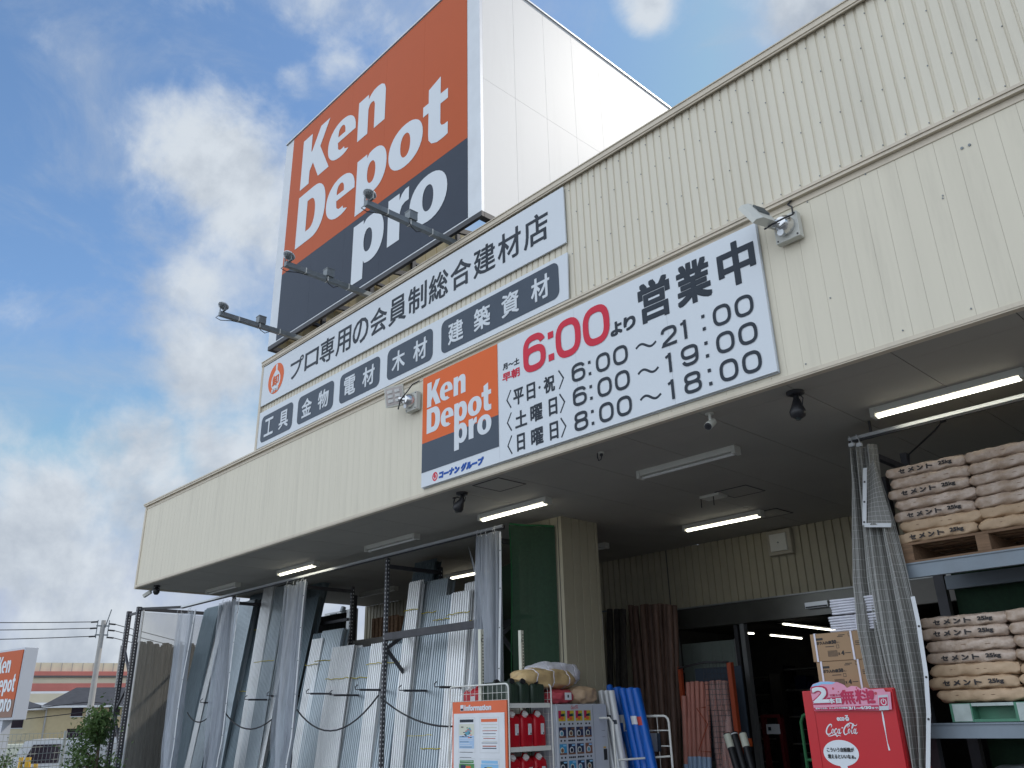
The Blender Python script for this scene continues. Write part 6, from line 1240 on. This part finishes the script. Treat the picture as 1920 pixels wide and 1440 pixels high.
# van
D = 30; ov, az = place(136, D); va = thing('parked_van', 'white van parked behind the mesh fence', 'van', (ov.x, ov.y, -.35), az-math.pi/2-R_(8))
zt = zpx(140, 1384, D)+.35
pr = [(-1.55, .35), (-1.60, .85), (-1.45, 1.05), (-1.15, zt-.05), (-.95, zt), (2.0, zt), (2.08, .9), (2.08, .35)]
m = MB(); m.extrude(pr, lambda a_, b_: (a_, -.75, b_), lambda a_, b_: (a_, .75, b_), 'van'); m.build('body', va, local=True, bevel=.06)
m = MB(); m.extrude([(-1.12, 1.08), (-.92, zt-.14), (-.2, zt-.14), (-.2, 1.08)], lambda a_, b_: (a_, -.765, b_), lambda a_, b_: (a_, -.752, b_), 'win'); m.build('side_window', va, local=True)
m = MB(); m.extrude([(-.1, 1.08), (-.1, zt-.14), (1.8, zt-.14), (1.8, 1.08)], lambda a_, b_: (a_, -.765, b_), lambda a_, b_: (a_, -.752, b_), 'alu'); m.build('panel_window', va, local=True)
m = MB(); m.quad((-1.47, -.62, 1.08), (-1.47, .62, 1.08), (-1.20, .6, zt-.12), (-1.20, -.6, zt-.12), 'win'); m.build('windscreen', va, local=True)
for x in (-1.0, 1.5):
    for y in (-.76, .6): m = MB(); m.tube([(x, y, .30), (x, y+.16, .30)], .29, 'tyre', 16); m.tube([(x, y-.005, .30), (x, y-.001, .30)], .16, 'alu', 12); m.build('wheel', va, local=True)
for y in (-.55, .55): m = MB(); m.box((-1.64, y-.12, .72), (-1.59, y+.12, .86), 'lens'); m.build('headlight', va, local=True)
# young tree
def tree(px, D, py_top, label, wd, n, name='young_tree'):
    ot, az = place(px, D); t = thing(name, label, 'tree', (ot.x, ot.y, 0)); zt = zpx(px, py_top, D); r = random.Random(int(px)); m = MB(); m.tube([(0, 0, 0), (.03, .02, zt*.45), (0, .03, zt*.9)], [.045, .032, .012], 'bark', 8)
    br = []
    for k in range(12):
        z = zt*(.35+.05*k); an = r.uniform(0, 6.28); e = Vector((math.cos(an)*wd*r.uniform(.5, 1), math.sin(an)*wd*r.uniform(.5, 1), z+r.uniform(.1, .35))); m.tube([(0, .02, z), e*.5+Vector((0, 0, z*.5+.03)), e], [.014, .010, .004], 'bark', 5); br.append(e)
    m.build('trunk', t, local=True); c = MB(); cl = [(e, r.uniform(.16, .30)) for e in br]+[(Vector((r.uniform(-.1, .1), r.uniform(-.1, .1), zt*(.8+.05*k))), .15) for k in range(4)]
    for k in range(n):
        e, s_ = r.choice(cl); p = e+Vector((r.gauss(0, s_*.55), r.gauss(0, s_*.55), r.gauss(0, s_*.5))); a_ = Vector((r.gauss(0, 1), r.gauss(0, 1), r.gauss(0, 1))).normalized(); b_ = a_.cross(Vector((r.gauss(0, 1), r.gauss(0, 1), 1))).normalized(); l_ = r.uniform(.025, .045)
        c.add([p-a_*l_, p+b_*l_*.45, p+a_*l_, p-b_*l_*.45], [(0, 1, 2, 3)], 'leaf')
    c.build('crown', t, local=True)
tree(182, 17, 1338, 'young leafy tree standing in front of the white van', .30, 3600)
tree(14, 22, 1418, 'low bush at the foot of the pylon sign', .25, 500, 'shrub')
# small things behind the fence
for i, (px, pt, w_) in enumerate(((57, 1420, .07), (60, 1432, .05), (73, 1432, .05), (44, 1420, .05))):
    ob, az = place(px, 23); z = max(.5, zpx(px, pt, 23)); m = MB(); m.tube([(ob.x, ob.y, 0), (ob.x, ob.y, z)], w_*.9, 'yellow', 10); m.tube([(ob.x, ob.y, z*.6), (ob.x, ob.y, z*.75)], w_*.93, 'black', 10); tag(m.build('bollard'), ('tall yellow and black post behind the fence', 'short yellow post next to the tall one', 'short yellow post right of the tall one', 'yellow post nearest the pylon sign')[i], 'bollard', 'yellow posts behind the fence')
for i, (px, pt, w_, mt) in enumerate(((30, 1395, 1.6, 'pale'), (75, 1400, 1.0, 'tealv'), (95, 1402, .8, 'sackp'), (18, 1412, 1.2, 'greenc'), (60, 1415, 1.0, 'cyan'))):
    ob, az = place(px, 34+i); z = zpx(px, pt, 34+i); t = thing('stall_display', ('pale panel stand behind the fence', 'teal stand behind the fence', 'pinkish stand near the van', 'green stand left of the tall yellow post', 'light blue crate stand behind the yellow posts')[i], 'stand', (ob.x, ob.y, 0), az-math.pi/2); m = MB(); m.box((-w_/2, 0, .35), (w_/2, .3, max(.6, z)), mt); m.build('panel', t, local=True, bevel=.02); m = MB(); m.box((-w_/2, 0, 0), (-w_/2+.06, .3, .349), 'steel'); m.box((w_/2-.06, 0, 0), (w_/2, .3, .349), 'steel'); m.build('legs', t, local=True)
# slim distant mast
om, az = place(200, 120); zz = zpx(200, 1210, 120); m = MB(); m.tube([(om.x, om.y, 0), (om.x, om.y, zz)], .10, 'pole', 6); m.box((om.x-.5, om.y-.2, zz*.55), (om.x+.5, om.y+.2, zz*.55+.1), 'pole'); tag(m.build('distant_mast'), 'very thin mast rising behind the house right of the utility pole', 'mast')
